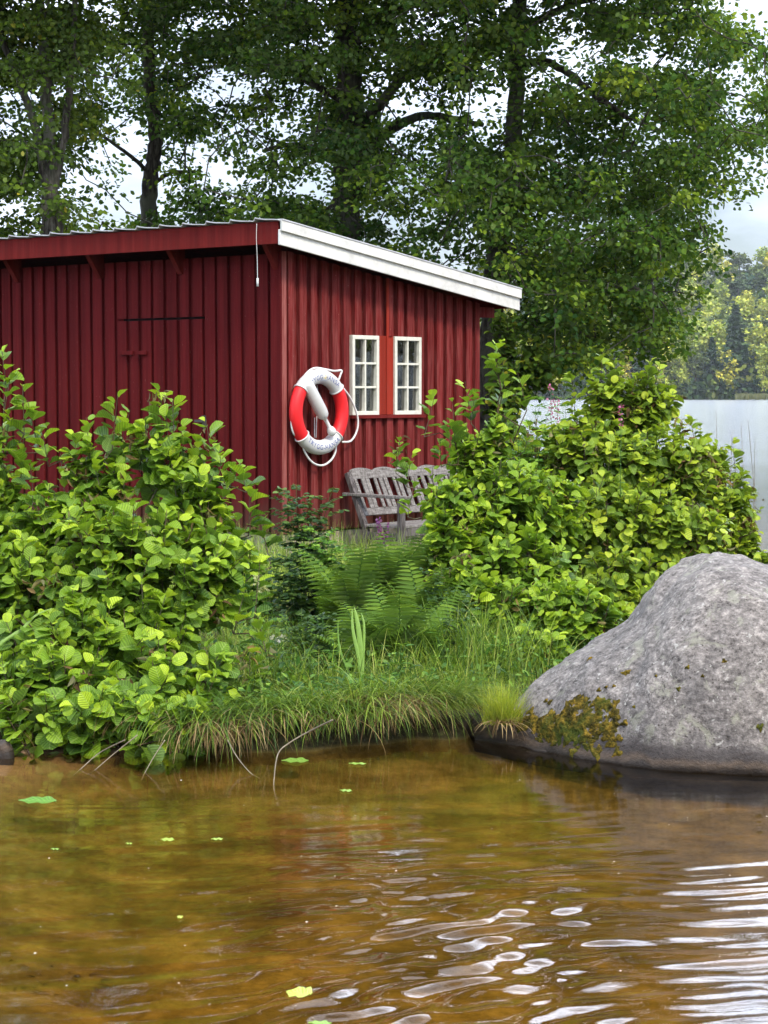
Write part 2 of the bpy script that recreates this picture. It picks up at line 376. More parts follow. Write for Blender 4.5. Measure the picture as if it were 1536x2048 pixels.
def ground_mat():
    m = Mat('shore ground'); p = m.pos(); z = m.sep(p, 2)
    a = m.noise(p, 3.5, 6, .62); b = m.noise(p, 24, 4, .65); w = m.noise(m.mapping(p, (1, 1.6, 1)), 1.3, 4, .6, .8)
    sand = m.ramp(a, [(.32, (.060, .044, .013)), (.5, (.115, .086, .027)), (.68, (.19, .145, .054))])
    sand = m.mix(.7, sand, m.ramp(w, [(.36, (.52, .52, .45)), (.5, (.9, .9, .85)), (.64, (1.25, 1.2, 1.15))]), 'MULTIPLY')
    sand = m.mix(.5, sand, m.ramp(b, [(.35, .66), (.65, 1.25)]), 'MULTIPLY')
    deb = m.ramp(m.noise(m.mapping(p, (1, 1, 1)), 2.6, 6, .7, .5), [(.60, 0.0), (.67, .7)])
    sand = m.mix(deb, sand, (.055, .040, .018))
    soil = m.ramp(b, [(.3, (.020, .018, .010)), (.6, (.055, .050, .022)), (.8, (.10, .11, .035))])
    wood = m.ramp(m.noise(p, .05, 4), [(.3, (.03, .05, .015)), (.7, (.07, .09, .025))])
    left = m.ramp(m.math('ADD', m.math('MULTIPLY', m.sep(p, 0), .2), 1.0), [(.68, 1.0), (.76, 0.0)])
    sand = m.mix(m.math('MULTIPLY', left, m.ramp(m.math('ADD', z, 1.0), [(.90, 0.0), (.975, .75)])), sand, m.mix(1.0, (.30, .205, .14), m.ramp(b, [(.3, .8), (.7, 1.15)]), 'MULTIPLY'))
    f = m.ramp(m.math('ADD', z, m.math('MULTIPLY_ADD', a, .04, -.02)), [(.0, 0.0), (.02, 1.0)])
    c = m.mix(f, sand, soil)
    c = m.mix(m.ramp(m.math('MULTIPLY', z, .1), [(.3, 0.0), (.4, 1.0)]), c, wood)
    return m.end(m.bsdf(c, .95, .1, m.bump(b, .5, .02)))
M['ground'] = ground_mat()

def water_mat():
    m = Mat('tea brown lake water')
    geo = m.n('ShaderNodeNewGeometry'); p = geo.outputs['Position']
    fr = m.n('ShaderNodeFresnel')
    ior = m.math('ADD', m.math('MULTIPLY', geo.outputs['Backfacing'], 1 / 1.33 - 1.33), 1.33); m.l(ior, fr.inputs['IOR'])
    n1 = m.noise(m.mapping(p, (1.0, 2.2, 1)), 7.0, 4, .55); n2 = m.noise(m.mapping(p, (.35, 1.3, 1)), 1.1, 3, .5)
    n3 = m.noise(m.mapping(p, (1.0, 1.5, 1)), 26.0, 3, .6)
    h = m.math('ADD', m.math('MULTIPLY', n1, .10), m.math('MULTIPLY', n2, .30))
    h = m.math('ADD', h, m.math('MULTIPLY', n3, .05))
    y = m.sep(p, 1)
    amt = m.ramp(m.math('MULTIPLY', y, .01), [(.05, .22), (.085, .16), (.12, .10), (.20, .9), (1.0, 1.0)])
    amt = m.math('MULTIPLY', amt, m.ramp(m.math('MULTIPLY', y, .01), [(.13, .5), (.3, 1.0)]))
    wind = m.ramp(m.noise(m.mapping(p, (.012, .05, 1)), 1.6, 4, .6), [(.35, .16), (.62, .50)])
    amt = m.mix(m.ramp(m.math('MULTIPLY', y, .01), [(.15, 0.0), (.3, 1.0)]), amt, m.mix(1.0, amt, wind, 'MULTIPLY'))
    hh = m.math('MULTIPLY', h, amt)
    nb = m.bump(hh, 1.0, .08); m.l(nb, fr.inputs['Normal'])
    g = m.n('ShaderNodeBsdfGlossy'); m.l(m.ramp(m.math('MULTIPLY', y, .01), [(.12, .015), (.17, .05), (.27, .09), (.6, .14)]), g.inputs['Roughness']); m.l(nb, g.inputs['Normal'])
    t = m.n('ShaderNodeBsdfTransparent'); t.inputs[0].default_value = (.93, .84, .66, 1)
    x = m.n('ShaderNodeMixShader'); m.l(fr.outputs[0], x.inputs[0]); m.l(t.outputs[0], x.inputs[1]); m.l(g.outputs[0], x.inputs[2])
    va = m.n('ShaderNodeVolumeAbsorption'); va.inputs['Color'].default_value = (.84, .64, .04, 1); va.inputs['Density'].default_value = .95
    m.l(va.outputs[0], m.out.inputs['Volume'])
    return m.end(x.outputs[0])
M['water'] = water_mat()
def glass_mat():
    m = Mat('window glass'); fr = m.n('ShaderNodeFresnel'); fr.inputs['IOR'].default_value = 3.4
    g = m.n('ShaderNodeBsdfGlossy'); g.inputs['Roughness'].default_value = .01
    nb = m.bump(m.noise(m.obj(), 5, 2), .12, .01); m.l(nb, g.inputs['Normal'])
    t = m.n('ShaderNodeBsdfTransparent'); t.inputs[0].default_value = (.75, .78, .75, 1)
    x = m.n('ShaderNodeMixShader'); m.l(fr.outputs[0], x.inputs[0]); m.l(t.outputs[0], x.inputs[1]); m.l(g.outputs[0], x.inputs[2])
    return m.end(x.outputs[0])
M['glass'] = glass_mat()

# ------------------------------------------------------------------ ground and lake
SHORE = np.array([(-9, 9.2), (-5, 10.3), (-3, 10.75), (-2.0, 10.98), (-1.2, 11.05), (-.80, 11.1), (-.50, 10.98), (-.22, 11.22), (.0, 11.28), (.16, 11.55), (.36, 11.5), (.55, 11.75), (1.1, 11.8), (2.2, 12.2),
                  (2.9, 12.9), (3.2, 15), (3.3, 18), (3.6, 22), (3.9, 26), (3.2, 31), (0, 34), (-6, 37), (-14, 36), (-18, 25), (-16, 12)])
def land_d(x, y):
    """signed distance to the shoreline of the point, + on land"""
    n = len(SHORE); best = np.full(x.shape, 1e9); ins = np.zeros(x.shape, bool)
    for i in range(n):
        a = SHORE[i]; b = SHORE[(i + 1) % n]; e = b - a
        t = np.clip(((x - a[0]) * e[0] + (y - a[1]) * e[1]) / (e @ e), 0, 1)
        best = np.minimum(best, np.hypot(x - a[0] - t * e[0], y - a[1] - t * e[1]))
        c = ((a[1] > y) != (b[1] > y)) & (x < (b[0] - a[0]) * (y - a[1]) / (b[1] - a[1] + 1e-12) + a[0])
        ins ^= c
    return np.where(ins, best, -best)
def shore_r(az):
    # distance of the far shore by direction (0 = straight ahead, + to the right)
    a = np.degrees(az)
    return 725 - 330 * np.exp(-((a - 88) / 34) ** 2) - 250 * sstep(100, 170, np.abs(a)) + 25 * np.sin(a * .19)
def ground_z(x, y):
    d = land_d(x, y) + .22 * (fbm(x * 2.6, y * 2.6, 3, 3) - .5)
    land = .09 * sstep(-.02, .16, d) + .06 * sstep(.1, 1.1, d) + .23 * sstep(.7, 5.5, d) + .05 * (fbm(x * .9, y * .9, 3, 7) - .5) * sstep(.2, 1.2, d)
    dd = np.maximum(-d, 0)
    bed = -(.05 + .17 * (1 - np.exp(-dd / 1.1)) + .25 * sstep(1.5, 7, dd) + 2.6 * sstep(9, 40, dd))
    # sand shelving up to the beach on the left and behind the camera
    sandw = sstep(-.9, -2.5, x + .12 * (y - 9)) * sstep(14, 11.5, y)
    bed = bed * (1 - .86 * sandw) + .05 * sstep(-2.6, -4.5, x) * sstep(13, 10, y)
    bed = np.maximum(bed, np.where(y < 6, -.30 + .11 * (4.6 - y), -9)) + .025 * (fbm(x * 1.4, y * 1.4, 3, 9) - .5)
    z = np.where(d > 0, land + .005, bed)
    r_ = np.hypot(x, y); az = np.arctan2(x, y); rs = shore_r(az)
    hill = sstep(0, 1, (r_ - rs) / 360) * (44 + 26 * (fbm(x * .004, y * .004, 3, 21) - .5)) + sstep(-2, 10, r_ - rs) * 1.2
    z = np.where(r_ > rs - 20, z * sstep(0, -20, r_ - rs) + hill, z)
    return z
def axis(lo, hi, f0, f1, step, g=1.075):
    c = list(np.arange(f0, f1 + 1e-6, step)); s_ = step; a = f1
    while a < hi: s_ *= g; a += s_; c.append(a)
    s_ = step; a = f0
    while a > lo: s_ *= g; a -= s_; c.insert(0, a)
    return np.array(c)
def sheet(xs, ys, zf):
    X, Y = np.meshgrid(xs, ys); Z = zf(X, Y)
    v = np.stack([X.ravel(), Y.ravel(), Z.ravel()], -1); nx, ny = len(xs), len(ys)
    i = np.arange(ny - 1)[:, None] * nx + np.arange(nx - 1)[None, :]; i = i.ravel()
    return v, np.stack([i, i + 1, i + nx + 1, i + nx], -1)
gx = axis(-2600, 2600, -5.5, 5.5, .09); gy = axis(-1500, 2600, 0, 36, .10)
v, f = sheet(gx, gy, ground_z)
tag(np_mesh('ground', v, f, M['ground'], smooth=True), kind='structure')

def wave_z(x, y):
    z = 0 * x
    near = sstep(10.8, 7.4, y) * (1 - sstep(3.0, 6.0, np.abs(x)))
    cx, cy = 1.55, 4.0                     # wavelets spread from something beyond the lower right corner
    m = .35 + .65 * sstep(-1.0, .0, x) * sstep(9.6, 7.9, y)
    wob = .22 * (fbm(x * 1.7, y * 2.1, 3, 31) - .5)
    r_ = np.hypot((x - cx) * .62, y - cy) + wob
    n1 = .25 + 1.5 * fbm(x * 1.1 + 9, y * 1.5, 3, 5) ** 1.3
    z = z + .0030 * np.sin(r_ * 2 * math.pi / .25 + 3.0 * fbm(x * 1.1, y * 1.6, 2, 91)) * near * m * n1
    z = z + .0016 * np.sin(r_ * 2 * math.pi / .105 + 4 * wob / .1) * near * m * sstep(.45, .7, fbm(x * 1.6 + 3, y * 2.0, 3, 25)) * 1.6
    a = y * .95 - x * .30 + .5 * wob
    z = z + .0016 * np.sin(a * 2 * math.pi / .165 + 1.7) * near * m * (.2 + 1.6 * fbm(x * 2.1, y * 2.4, 2, 15))
    b = y * .9 - x * .42 + wob
    z = z + .0013 * np.sin(b * 2 * math.pi / .41) * near
    patch = sstep(-.75, -.1, x) * sstep(1.0, .35, x) * sstep(8.6, 7.6, y)
    c_ = y * .74 - x * .66 + .9 * wob
    z = z + .0046 * np.sin(c_ * 2 * math.pi / .155 + 7 * fbm(x * 3.2, y * 3.2, 3, 55)) * patch * sstep(.32, .62, fbm(x * 3.0, y * 2.6, 3, 66)) * 1.8
    z = z + .0030 * np.sin((y * .80 - x * .5) * 2 * math.pi / .085 + 9 * fbm(x * 3.5, y * 4.0, 2, 57)) * patch * sstep(.45, .62, fbm(x * 4.1 + 5, y * 4.4, 2, 67))
    z = z + .0085 * (fbm(x * 5.2, y * 8.5, 3, 77) - .5) * near * (.12 + .9 * patch)
    return z
wx = axis(-2600, 2600, -1.9, 2.1, .022, 1.12); wy = axis(-1500, 2600, 5.4, 12, .018, 1.10)
v, f = sheet(wx, wy, wave_z); nv = len(v)
# close the sheet into a body of water: skirt and floor far below the lake bed
x0, x1, y0, y1 = wx[0], wx[-1], wy[0], wy[-1]
nx, ny = len(wx), len(wy)
peri = list(range(nx)) + [nx * j + nx - 1 for j in range(1, ny)] + [nx * (ny - 1) + i for i in range(nx - 2, -1, -1)] + [nx * j for j in range(ny - 2, 0, -1)]
low = v[peri].copy(); low[:, 2] = -12
v2 = np.vstack([v, low, [[0, 20, -12.0]]]); k = len(peri)
idx = np.arange(k); nxt = (idx + 1) % k; pa = np.array(peri)
sk = np.stack([pa, nv + idx, nv + nxt, pa[nxt]], -1)
cen = nv + k
bot = np.stack([nv + nxt, nv + idx, np.full(k, cen)], -1)
me = bpy.data.meshes.new('lake_water')
me.from_pydata(v2.tolist(), [], np.vstack([f, sk]).tolist() + bot.tolist()); me.update()
lake = link_mesh('lake_water', me, M['water'], smooth=False)
sm = np.zeros(len(me.polygons), bool); sm[:len(f)] = True; me.polygons.foreach_set('use_smooth', sm)
tag(lake, kind='structure')

# ------------------------------------------------------------------ leaves, blades, branching
def unit(a): return a / np.maximum(np.linalg.norm(a, axis=-1, keepdims=True), 1e-9)
def rows_template(ys, hw, fold, bend, wav=0, tw=0):
    v = []; uv = []
    for i, (y, h) in enumerate(zip(ys, hw)):
        for sx in (-1, 0, 1):
            xx = sx * h; z = fold * abs(xx) - bend * y * y + (wav * math.sin(i * 2.6 + sx * 1.3) * abs(sx))
            v.append((xx + tw * y * y, y, z)); uv.append((sx * h, y, 0))
    f = []
    for i in range(len(ys) - 1):
        for j in (0, 1):
            a = i * 3 + j; f.append((a, a + 1, a + 4, a + 3))
    return np.array(v), np.array(f), np.array(uv)
LEAF_BIG = [rows_template((0, .15, .38, .66, .88, .98), (.02, .22, .40, .44, .32, .12), .75, .45, .05, .08),
            rows_template((0, .16, .42, .70, .90, 1.0), (.02, .26, .44, .45, .28, .05), .32, .22, .03, .05),
            rows_template((0, .16, .40, .68, .90, .97), (.02, .30, .45, .44, .30, .10), -.12, .30, .04, -.06),
            rows_template((0, .18, .45, .72, .90, 1.0), (.02, .24, .38, .40, .25, .04), .60, .10, .03, .0)]
def hexleaf(w=.42, fold=.25, bend=.15):
    v = np.array([(0, 0, 0), (w, .38, fold * w), (w * .75, .8, fold * w - bend * .6), (0, 1, -bend), (-w * .75, .8, fold * w - bend * .6), (-w, .38, fold * w)])
    return v, np.array([(0, 1, 2, 3), (0, 3, 4, 5)]), v * np.array([1, 1, 0])
LEAF_SMALL = [hexleaf(), hexleaf(.36, -.2, .25)]
LEAF_TINY = [hexleaf(.24, .3, .3), hexleaf(.16, .3, .4), hexleaf(.30, -.2, .2)]
LANCE = [rows_template((0, .3, .65, 1.0), (.015, .13, .11, .01), .3, .35)]
DRY = [rows_template((0, .3, .65, 1.0), (.03, .20, .17, .02), .9, .5), rows_template((0, .3, .65, 1.0), (.02, .13, .10, .01), .5, -.5)]
PETAL = [hexleaf(.5, .3, -.2)]
def orient(axis_, normal):
    a = unit(axis_); n = normal - (normal * a).sum(-1, keepdims=True) * a; n = unit(n); x = np.cross(a, n)
    return np.stack([x, a, n], -1)
def leaves(name, pos, axis_, normal, size, rnd, mat, templates, parent=None, smooth=True):
    n = len(pos); Rm = orient(axis_, normal); size = np.broadcast_to(size, (n,)); pick = rng.integers(0, len(templates), n)
    V_, F_, U_, Q_ = [], [], [], []; base = 0
    for k_, (tv, tf, tu) in enumerate(templates):
        s_ = np.nonzero(pick == k_)[0]
        if not len(s_): continue
        vv = np.einsum('nij,kj->nki', Rm[s_], tv) * size[s_][:, None, None] + pos[s_][:, None, :]
        ff = tf[None] + (np.arange(len(s_)) * len(tv))[:, None, None] + base
        V_.append(vv.reshape(-1, 3)); F_.append(ff.reshape(-1, tf.shape[1])); U_.append(np.tile(tu, (len(s_), 1))); Q_.append(np.repeat(rnd[s_], len(tv)))
        base += len(s_) * len(tv)
    return np_mesh(name, np.vstack(V_), np.vstack(F_), mat, parent, smooth, np.concatenate(Q_), np.vstack(U_))
def rvec(n): return unit(rng.normal(size=(n, 3)))
def blades(name, base, az, length, lean, curl, width, rnd, mat, parent=None, segs=5, tipw=.08, cup=0):
    n = len(base); t = np.linspace(0, 1, segs + 1)
    hd = np.stack([np.sin(az), np.cos(az), 0 * az], -1); side = np.stack([np.cos(az), -np.sin(az), 0 * az], -1)
    p = base.copy(); V_ = []
    for i in range(segs + 1):
        w = width * (1 - (1 - tipw) * t[i] ** 1.6) * .5 * (.55 + .45 * min(1, t[i] * 5))
        V_.append(p - side * w[:, None]); V_.append(p + side * w[:, None])
        ang = lean + curl * (t[i] + .5 / segs)
        d = hd * np.sin(ang)[:, None] + np.array([0, 0, 1.0]) * np.cos(ang)[:, None]
        p = p + d * (length / segs)[:, None]
    V_ = np.stack(V_, 1).reshape(-1, 3); k_ = 2 * (segs + 1)
    q = np.array([(2 * i, 2 * i + 1, 2 * i + 3, 2 * i + 2) for i in range(segs)])
    F_ = (q[None] + (np.arange(n) * k_)[:, None, None]).reshape(-1, 4)
    return np_mesh(name, V_, F_, mat, parent, True, np.repeat(rnd, k_))
def tubes(name, A, B, ra, rb, mat, parent=None, n=5):
    """many straight tapered tubes in one mesh"""
    d = unit(B - A); ref = np.where(np.abs(d[:, 2:3]) > .8, np.array([[1., 0, 0]]), np.array([[0, 0, 1.]])); u = unit(np.cross(d, ref)); w = np.cross(d, u)
    an = np.arange(n) * 2 * math.pi / n
    ring = u[:, None] * np.cos(an)[None, :, None] + w[:, None] * np.sin(an)[None, :, None]
    va = A[:, None] + ring * ra[:, None, None]; vb = B[:, None] + ring * rb[:, None, None]
    V_ = np.concatenate([va, vb], 1).reshape(-1, 3)
    q = np.array([(k_, (k_ + 1) % n, n + (k_ + 1) % n, n + k_) for k_ in range(n)])
    F_ = (q[None] + (np.arange(len(A)) * 2 * n)[:, None, None]).reshape(-1, 4)
    return np_mesh(name, V_, F_, mat, parent, True)
def grow(seeds, tips, sag=.06, rmin=.004, rmax=.04, upbias=0.0):
    """joins every tip to the nearest part of the growing branch net; gives segments and radii"""
    nodes = [np.array(s_) for s_ in seeds]; par = [-1] * len(nodes)
    sd_ = np.array(nodes); order = np.argsort(np.min(np.linalg.norm(tips[:, None] - sd_[None], axis=2), axis=1))
    arr = np.zeros((len(nodes) + 2 * len(tips), 3)); arr[:len(nodes)] = sd_; n = len(nodes); endn = {}
    for t in order:
        p = tips[t]; dv = p - arr[:n]; dist = np.linalg.norm(dv, axis=1) + upbias * np.maximum(0, -dv[:, 2])
        j = int(np.argmin(dist)); mid = (arr[j] + p) / 2 + rng.normal(size=3) * sag * dist[j]
        mid[2] += sag * dist[j] * .5
        arr[n] = mid; par.append(j); arr[n + 1] = p; par.append(n); endn[t] = n + 1; n += 2
    cnt = np.ones(n)
    for i in range(n - 1, -1, -1):
        if par[i] >= 0: cnt[par[i]] += cnt[i] * .5
    rad = np.clip(rmin * cnt ** .5, rmin, rmax)
    ch = np.array([i for i in range(n) if par[i] >= 0]); pa_ = np.array([par[i] for i in ch])
    rj = np.minimum(rad[pa_], rad[ch] * 1.5)
    return arr[pa_], arr[ch], rj, rad[ch]

# ------------------------------------------------------------------ the shed
ANG = math.atan2(.781, .625)
E1 = np.array([math.cos(ANG), math.sin(ANG)]); E2 = np.array([-E1[1], E1[0]])
YC = 18.3; C0 = PX(562, 1066, YC); CXY = C0[:2]
def ray(px, py):
    c, s_ = math.cos(PITCH), math.sin(PITCH); dv = (CY - py) / F
    return np.array([(px - CX) / F, c + dv * s_, -s_ + dv * c])
def endw(px, py, off=0.0):
    """photo pixel -> (along, outward, z) on a plane `off` in front of the end wall"""
    d = ray(px, py); nrm = -E2
    k_ = (CXY @ nrm + off) / (d[:2] @ nrm); w = d * k_
    return float((w[:2] - CXY) @ E1), CAMH + float(w[2])
def frontw(px, py, off=0.0):
    d = ray(px, py); nrm = -E1
    k_ = (CXY @ nrm + off) / (d[:2] @ nrm); w = d * k_
    return float((w[:2] - CXY) @ E2), CAMH + float(w[2])
LX, LY = endw(955, 700)[0], 6.0
ZB = float(C0[2]); ZG = .34
def worldpt(lx, ly, z): q = CXY + E1 * lx + E2 * ly; return np.array([q[0], q[1], z])
shed = empty('boathouse', (CXY[0], CXY[1], 0), ANG, label='dark red board-and-batten wooden boathouse with a sloping roof and white rake boards', cat='boathouse')
# roof plane: z at local x
OF, OE, OB = .30, .27, .33       # overhangs: front eave, end rake, back
t0 = endw(565, 441, OE)[1]; t1x, t1 = endw(1043, 580, OE)
SL = (t1 - t0) / (t1x + OF)
def roofz(lx): return t0 + SL * (lx + OF)     # top of the rake
TH = .205
def under(lx): return roofz(lx) - TH + .02
# windows in local coordinates on the end wall
wins = []
for (xa, ya, xb, yb) in ((697, 671, 750.5, 830), (782, 674, 835, 829)):
    a = endw(xa, ya); b = endw(xb, yb); wins.append((a[0], b[0], endw((xa + xb) / 2, yb)[1], endw((xa + xb) / 2, ya)[1]))
wz0 = min(w[2] for w in wins); wz1 = max(w[3] for w in wins); wins = [(w[0], w[1], wz0, wz1) for w in wins]
def wall_cols(mb, xs, y0_, y1_, skip_casing=False):
    for a, b in xs:
        segs_ = [(ZB, None)]
        for (wa, wb, z0, z1) in ([(wins[0][0], wins[1][1], wz0, wz1)] if skip_casing else wins):
            if b > wa + 1e-4 and a < wb - 1e-4: segs_ = [(ZB, z0), (z1, None)]
        for z0, z1 in segs_:
            ta = under(a) if z1 is None else z1; tb = under(b) if z1 is None else z1
            mb.hexa([(a, y0_, z0), (b, y0_, z0), (b, y1_, z0), (a, y1_, z0), (a, y0_, ta), (b, y0_, tb), (b, y1_, tb), (a, y1_, ta)])
mb = MB(); cuts = [.0] + [q for w in wins for q in w[:2]] + [LX]
wall_cols(mb, list(zip(cuts[:-1], cuts[1:])), 0.0, .05)
per = .152; x = .062; rr = random.Random(3)
edges = [w[0] for w in wins[:1]] + [wins[1][1]]
while x < LX - .05:
    w_ = per * rr.uniform(.50, .62); a, b = x, min(x + w_, LX - .012)
    yo = -.036 - rr.uniform(0, .008)
    parts = [(a, b)]
    for e in edges:
        parts = [q for (p0, p1) in parts for q in (((p0, e), (e, p1)) if p0 < e < p1 else ((p0, p1),))]
    wall_cols(mb, [p for p in parts if p[1] - p[0] > .008], yo, -.001, True)
    x += per * rr.uniform(.95, 1.05)
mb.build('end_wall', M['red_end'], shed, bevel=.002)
# front wall: boards on boards
hz = frontw(330, 637)[1]; ha = frontw(410, 637)[0]; hb = frontw(249, 637)[0]; hlow = .9
mb = MB(); mb.box(0, .05, .0505, LY, ZB, under(0) - .03)
y = .12; fa = []
while y < LY - .1:
    w_ = per * rr.uniform(.70, .80); xo = -.026 - rr.uniform(0, .007); b = min(y + w_, LY)
    if b > ha + .01 and y < hb - .01: fa.append((y, b, xo))
    else: mb.box(xo, -.001, y, b, ZB, under(0) - .03)
    y += per * 1.05 * rr.uniform(.97, 1.03)
for (a, b, xo) in fa: mb.box(xo, -.001, a, b, hz + .006, under(0) - .03)
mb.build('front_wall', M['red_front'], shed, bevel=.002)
hd = MB()
for (a, b, xo) in fa: hd.box(xo, -.001, a, b, ZB, hz - .016)
hatch = hd.build('door', M['red_front'], shed, bevel=.002)
hd = MB(); hd.box(-.010, -.002, ha, hb, hz - .014, hz + .006); hd.build('head_gap_shade', M['black'], hatch)  # black strip stands in for the shade in the gap above the door
hd = MB()
for (pa0, pa1) in ((243, 268), (278, 295)):
    a0 = frontw(pa1, 705, .03)[0]; a1 = frontw(pa0, 705, .03)[0]; zz = frontw(265, 706, .03)[1]
    hd.box(-.052, -.028, a0, a1, zz - .018, zz + .018)
hd.build('latch', M['red_front'], hatch, bevel=.003)
a0, zz = frontw(410, 842, .03); hd = MB(); hd.box(-.06, -.028, a0 - .012, a0 + .012, zz - .06, zz + .05); hd.box(-.075, -.05, a0 - .01, a0 + .09, zz - .012, zz + .012); hd.build('handle', M['iron'], hatch)
# rear walls
mb = MB(); bz = under(LX)
mb.box(LX - .05, LX, .0505, LY - .051, ZB, bz - .03); mb.hexa([(0.051, LY - .05, ZB), (LX, LY - .05, ZB), (LX, LY, ZB), (0.051, LY, ZB), (0.051, LY - .05, under(0) - .03), (LX, LY - .05, bz - .03), (LX, LY, bz - .03), (0.051, LY, under(0) - .03)])
mb.box(.051, LX - .051, .051, LY - .051, ZB - .02, ZB + .03)
mb.build('rear_wall', M['red_front'], shed)
mb = MB(); mb.box(-.0455, -.0285, -.044, .075, ZB - .012, under(0) - .012); mb.build('corner_board', M['red_front'], shed, bevel=.003)
mb = MB(); mb.box(-.028, .030, -.0455, -.0305, ZB - .01, under(0) - .01)
mb.build('corner_board', M['red_corner_lit'], shed, bevel=.003)
mb = MB(); mb.box(.02, LX - .02, .02, LY - .02, 0.05, ZB - .02)
mb.build('foundation', M['concrete'], shed, bevel=.01)
# roof: sheet metal with raised ribs, boards under it
mb = MB(); RB = LX + OB
prof = []; y = -OE; per_r = .285
while y < LY + OE:
    for dy, dz in ((0, 0.0), (.05, .004), (.15, .010), (.235, .022), (.262, .030), (.275, .004)):
        prof.append((y + dy, dz))
    y += per_r
nv_ = len(prof); vs = []
for lx in (-OF - .035, RB + .03):
    for (yy, dz) in prof: vs.append((lx, yy, roofz(lx) + .004 + dz))
    for (yy, dz) in prof: vs.append((lx, yy, roofz(lx) - .004 + dz * .9))
fs = []
for i in range(nv_ - 1):
    a = i; b = i + 1; c = 2 * nv_ + i; d = c + 1
    fs += [(a, c, d, b), (nv_ + a, nv_ + b, nv_ + d, nv_ + c), (a, b, nv_ + b, nv_ + a), (c, nv_ + c, nv_ + d, d)]
fs += [(0, nv_, 3 * nv_, 2 * nv_), (nv_ - 1, 3 * nv_ - 1, 4 * nv_ - 1, 2 * nv_ - 1)]
mb.add(vs, fs); mb.build('roof', M['sheet_metal'], shed)
mb = MB(); a, b = -OF + .03, RB - .03
mb.hexa([(a, -OE + .05, roofz(a) - .085), (b, -OE + .05, roofz(b) - .085), (b, LY + OE, roofz(b) - .085), (a, LY + OE, roofz(a) - .085),
         (a, -OE + .05, roofz(a) - .01), (b, -OE + .05, roofz(b) - .01), (b, LY + OE, roofz(b) - .01), (a, LY + OE, roofz(a) - .01)])
mb.build('roof_boarding', M['red_trim'], shed)
mb = MB(); a = -OF
mb.hexa([(a, -OE + .029, roofz(a) - TH + .01), (a + .028, -OE + .029, roofz(a) - TH + .01), (a + .028, LY + OE, roofz(a) - TH + .01), (a, LY + OE, roofz(a) - TH + .01),
         (a, -OE + .029, roofz(a) - .004), (a + .028, -OE + .029, roofz(a) - .006), (a + .028, LY + OE, roofz(a) - .006), (a, LY + OE, roofz(a) - .004)])
mb.build('eave_fascia', M['red_trim'], shed, bevel=.003)
def rake(zlo, zhi, y0_, y1_):
    q = MB(); a, b = -OF - .006, RB
    q.hexa([(a, y0_, roofz(a) + zlo), (b, y0_, roofz(b) + zlo), (b, y1_, roofz(b) + zlo), (a, y1_, roofz(a) + zlo),
            (a, y0_, roofz(a) + zhi), (b, y0_, roofz(b) + zhi), (b, y1_, roofz(b) + zhi), (a, y1_, roofz(a) + zhi)]); return q
rk = rake(-TH, -.075, -OE, -OE + .024).build('rake_board', M['white'], shed, bevel=.003)
rake(-.088, .0, -OE - .024, -OE - .001).build('rake_cover', M['white'], rk, bevel=.003)
rake(.001, .012, -OE - .030, -OE + .045).build('roof_edge_flashing', M['sheet_metal'], shed)
rake(-TH, -.0, LY + OE, LY + OE + .024).build('rake_board', M['white'], shed, bevel=.003)
mb = MB(); b = RB; mb.box(b - .03, b - .002, -OE + .03, LY + OE, roofz(b) - TH + .02, roofz(b) - .008); mb.build('eave_fascia', M['red_trim'], shed)
for px_ in (527, 335, 173, 8, -180, -400):
    ly = frontw(px_, 505, .2)[0]
    q = MB(); w_ = .028
    q.hexa([(-.047, ly - w_, under(0) - .17), (0.0 - .003, ly - w_, under(0) - .17), (-.003, ly + w_, under(0) - .17), (-.047, ly + w_, under(0) - .17),
            (-OF + .03, ly - w_, roofz(-OF) - .088), (-.003, ly - w_, roofz(0) - .088), (-.003, ly + w_, roofz(0) - .088), (-OF + .03, ly + w_, roofz(-OF) - .088)])
    q.build('rafter_tail', M['red_trim'], shed, bevel=.003)
q = MB(); q.box(LX + .002, LX + .24, -.03, .03, bz - .13, bz - .03); q.build('rafter_tail', M['red_end'], shed, bevel=.003)
# windows
for i, (a, b, z0, z1) in enumerate(wins):
    wnd = MB(); fr_ = .036; yf0, yf1 = -.049, .012
    wnd.box(a, b, yf0, yf1, z0, z0 + fr_); wnd.box(a, b, yf0, yf1, z1 - fr_, z1)
    wnd.box(a, a + fr_, yf0, yf1, z0 + fr_, z1 - fr_); wnd.box(b - fr_, b, yf0, yf1, z0 + fr_, z1 - fr_)
    wf = wnd.build('window', M['white_window'], shed, bevel=.003)
    wf['label'] = 'cream six-pane window nearer the corner' if i == 0 else 'cream six-pane window nearer the far end'
    q = MB(); bw = .019; c = (a + b) / 2; q.box(c - bw / 2, c + bw / 2, yf0 + .006, yf1 - .004, z0 + fr_, z1 - fr_)
    for k_ in (1, 2):
        zz = z0 + fr_ + (z1 - z0 - 2 * fr_) * k_ / 3
        q.box(a + fr_, c - bw / 2, yf0 + .006, yf1 - .004, zz - bw / 2, zz + bw / 2); q.box(c + bw / 2, b - fr_, yf0 + .006, yf1 - .004, zz - bw / 2, zz + bw / 2)
    q.build('glazing_bars', M['white_window'], wf, bevel=.002)
    q = MB(); q.hexa([(a + .02, -.006, z0 + .02), (b - .02, -.006, z0 + .02), (b - .02, -.002, z0 + .02), (a + .02, -.002, z0 + .02), (a + .02, -.019, z1 - .02), (b - .02, -.019, z1 - .02), (b - .02, -.015, z1 - .02), (a + .02, -.015, z1 - .02)]); q.build('pane', M['glass'], wf)
q = MB(); a = wins[0][1]; b = wins[1][0]; c = (a + b) / 2
q.box(a + .001, c - .001, -.036, -.001, wz0 + .002, wz1 + .002); q.box(c + .001, b - .001, -.029, -.001, wz0 + .002, wz1 + .002)
q.box(c - .004, c + .03, -.045, -.0365, wz0 + .002, under(c) - .001)
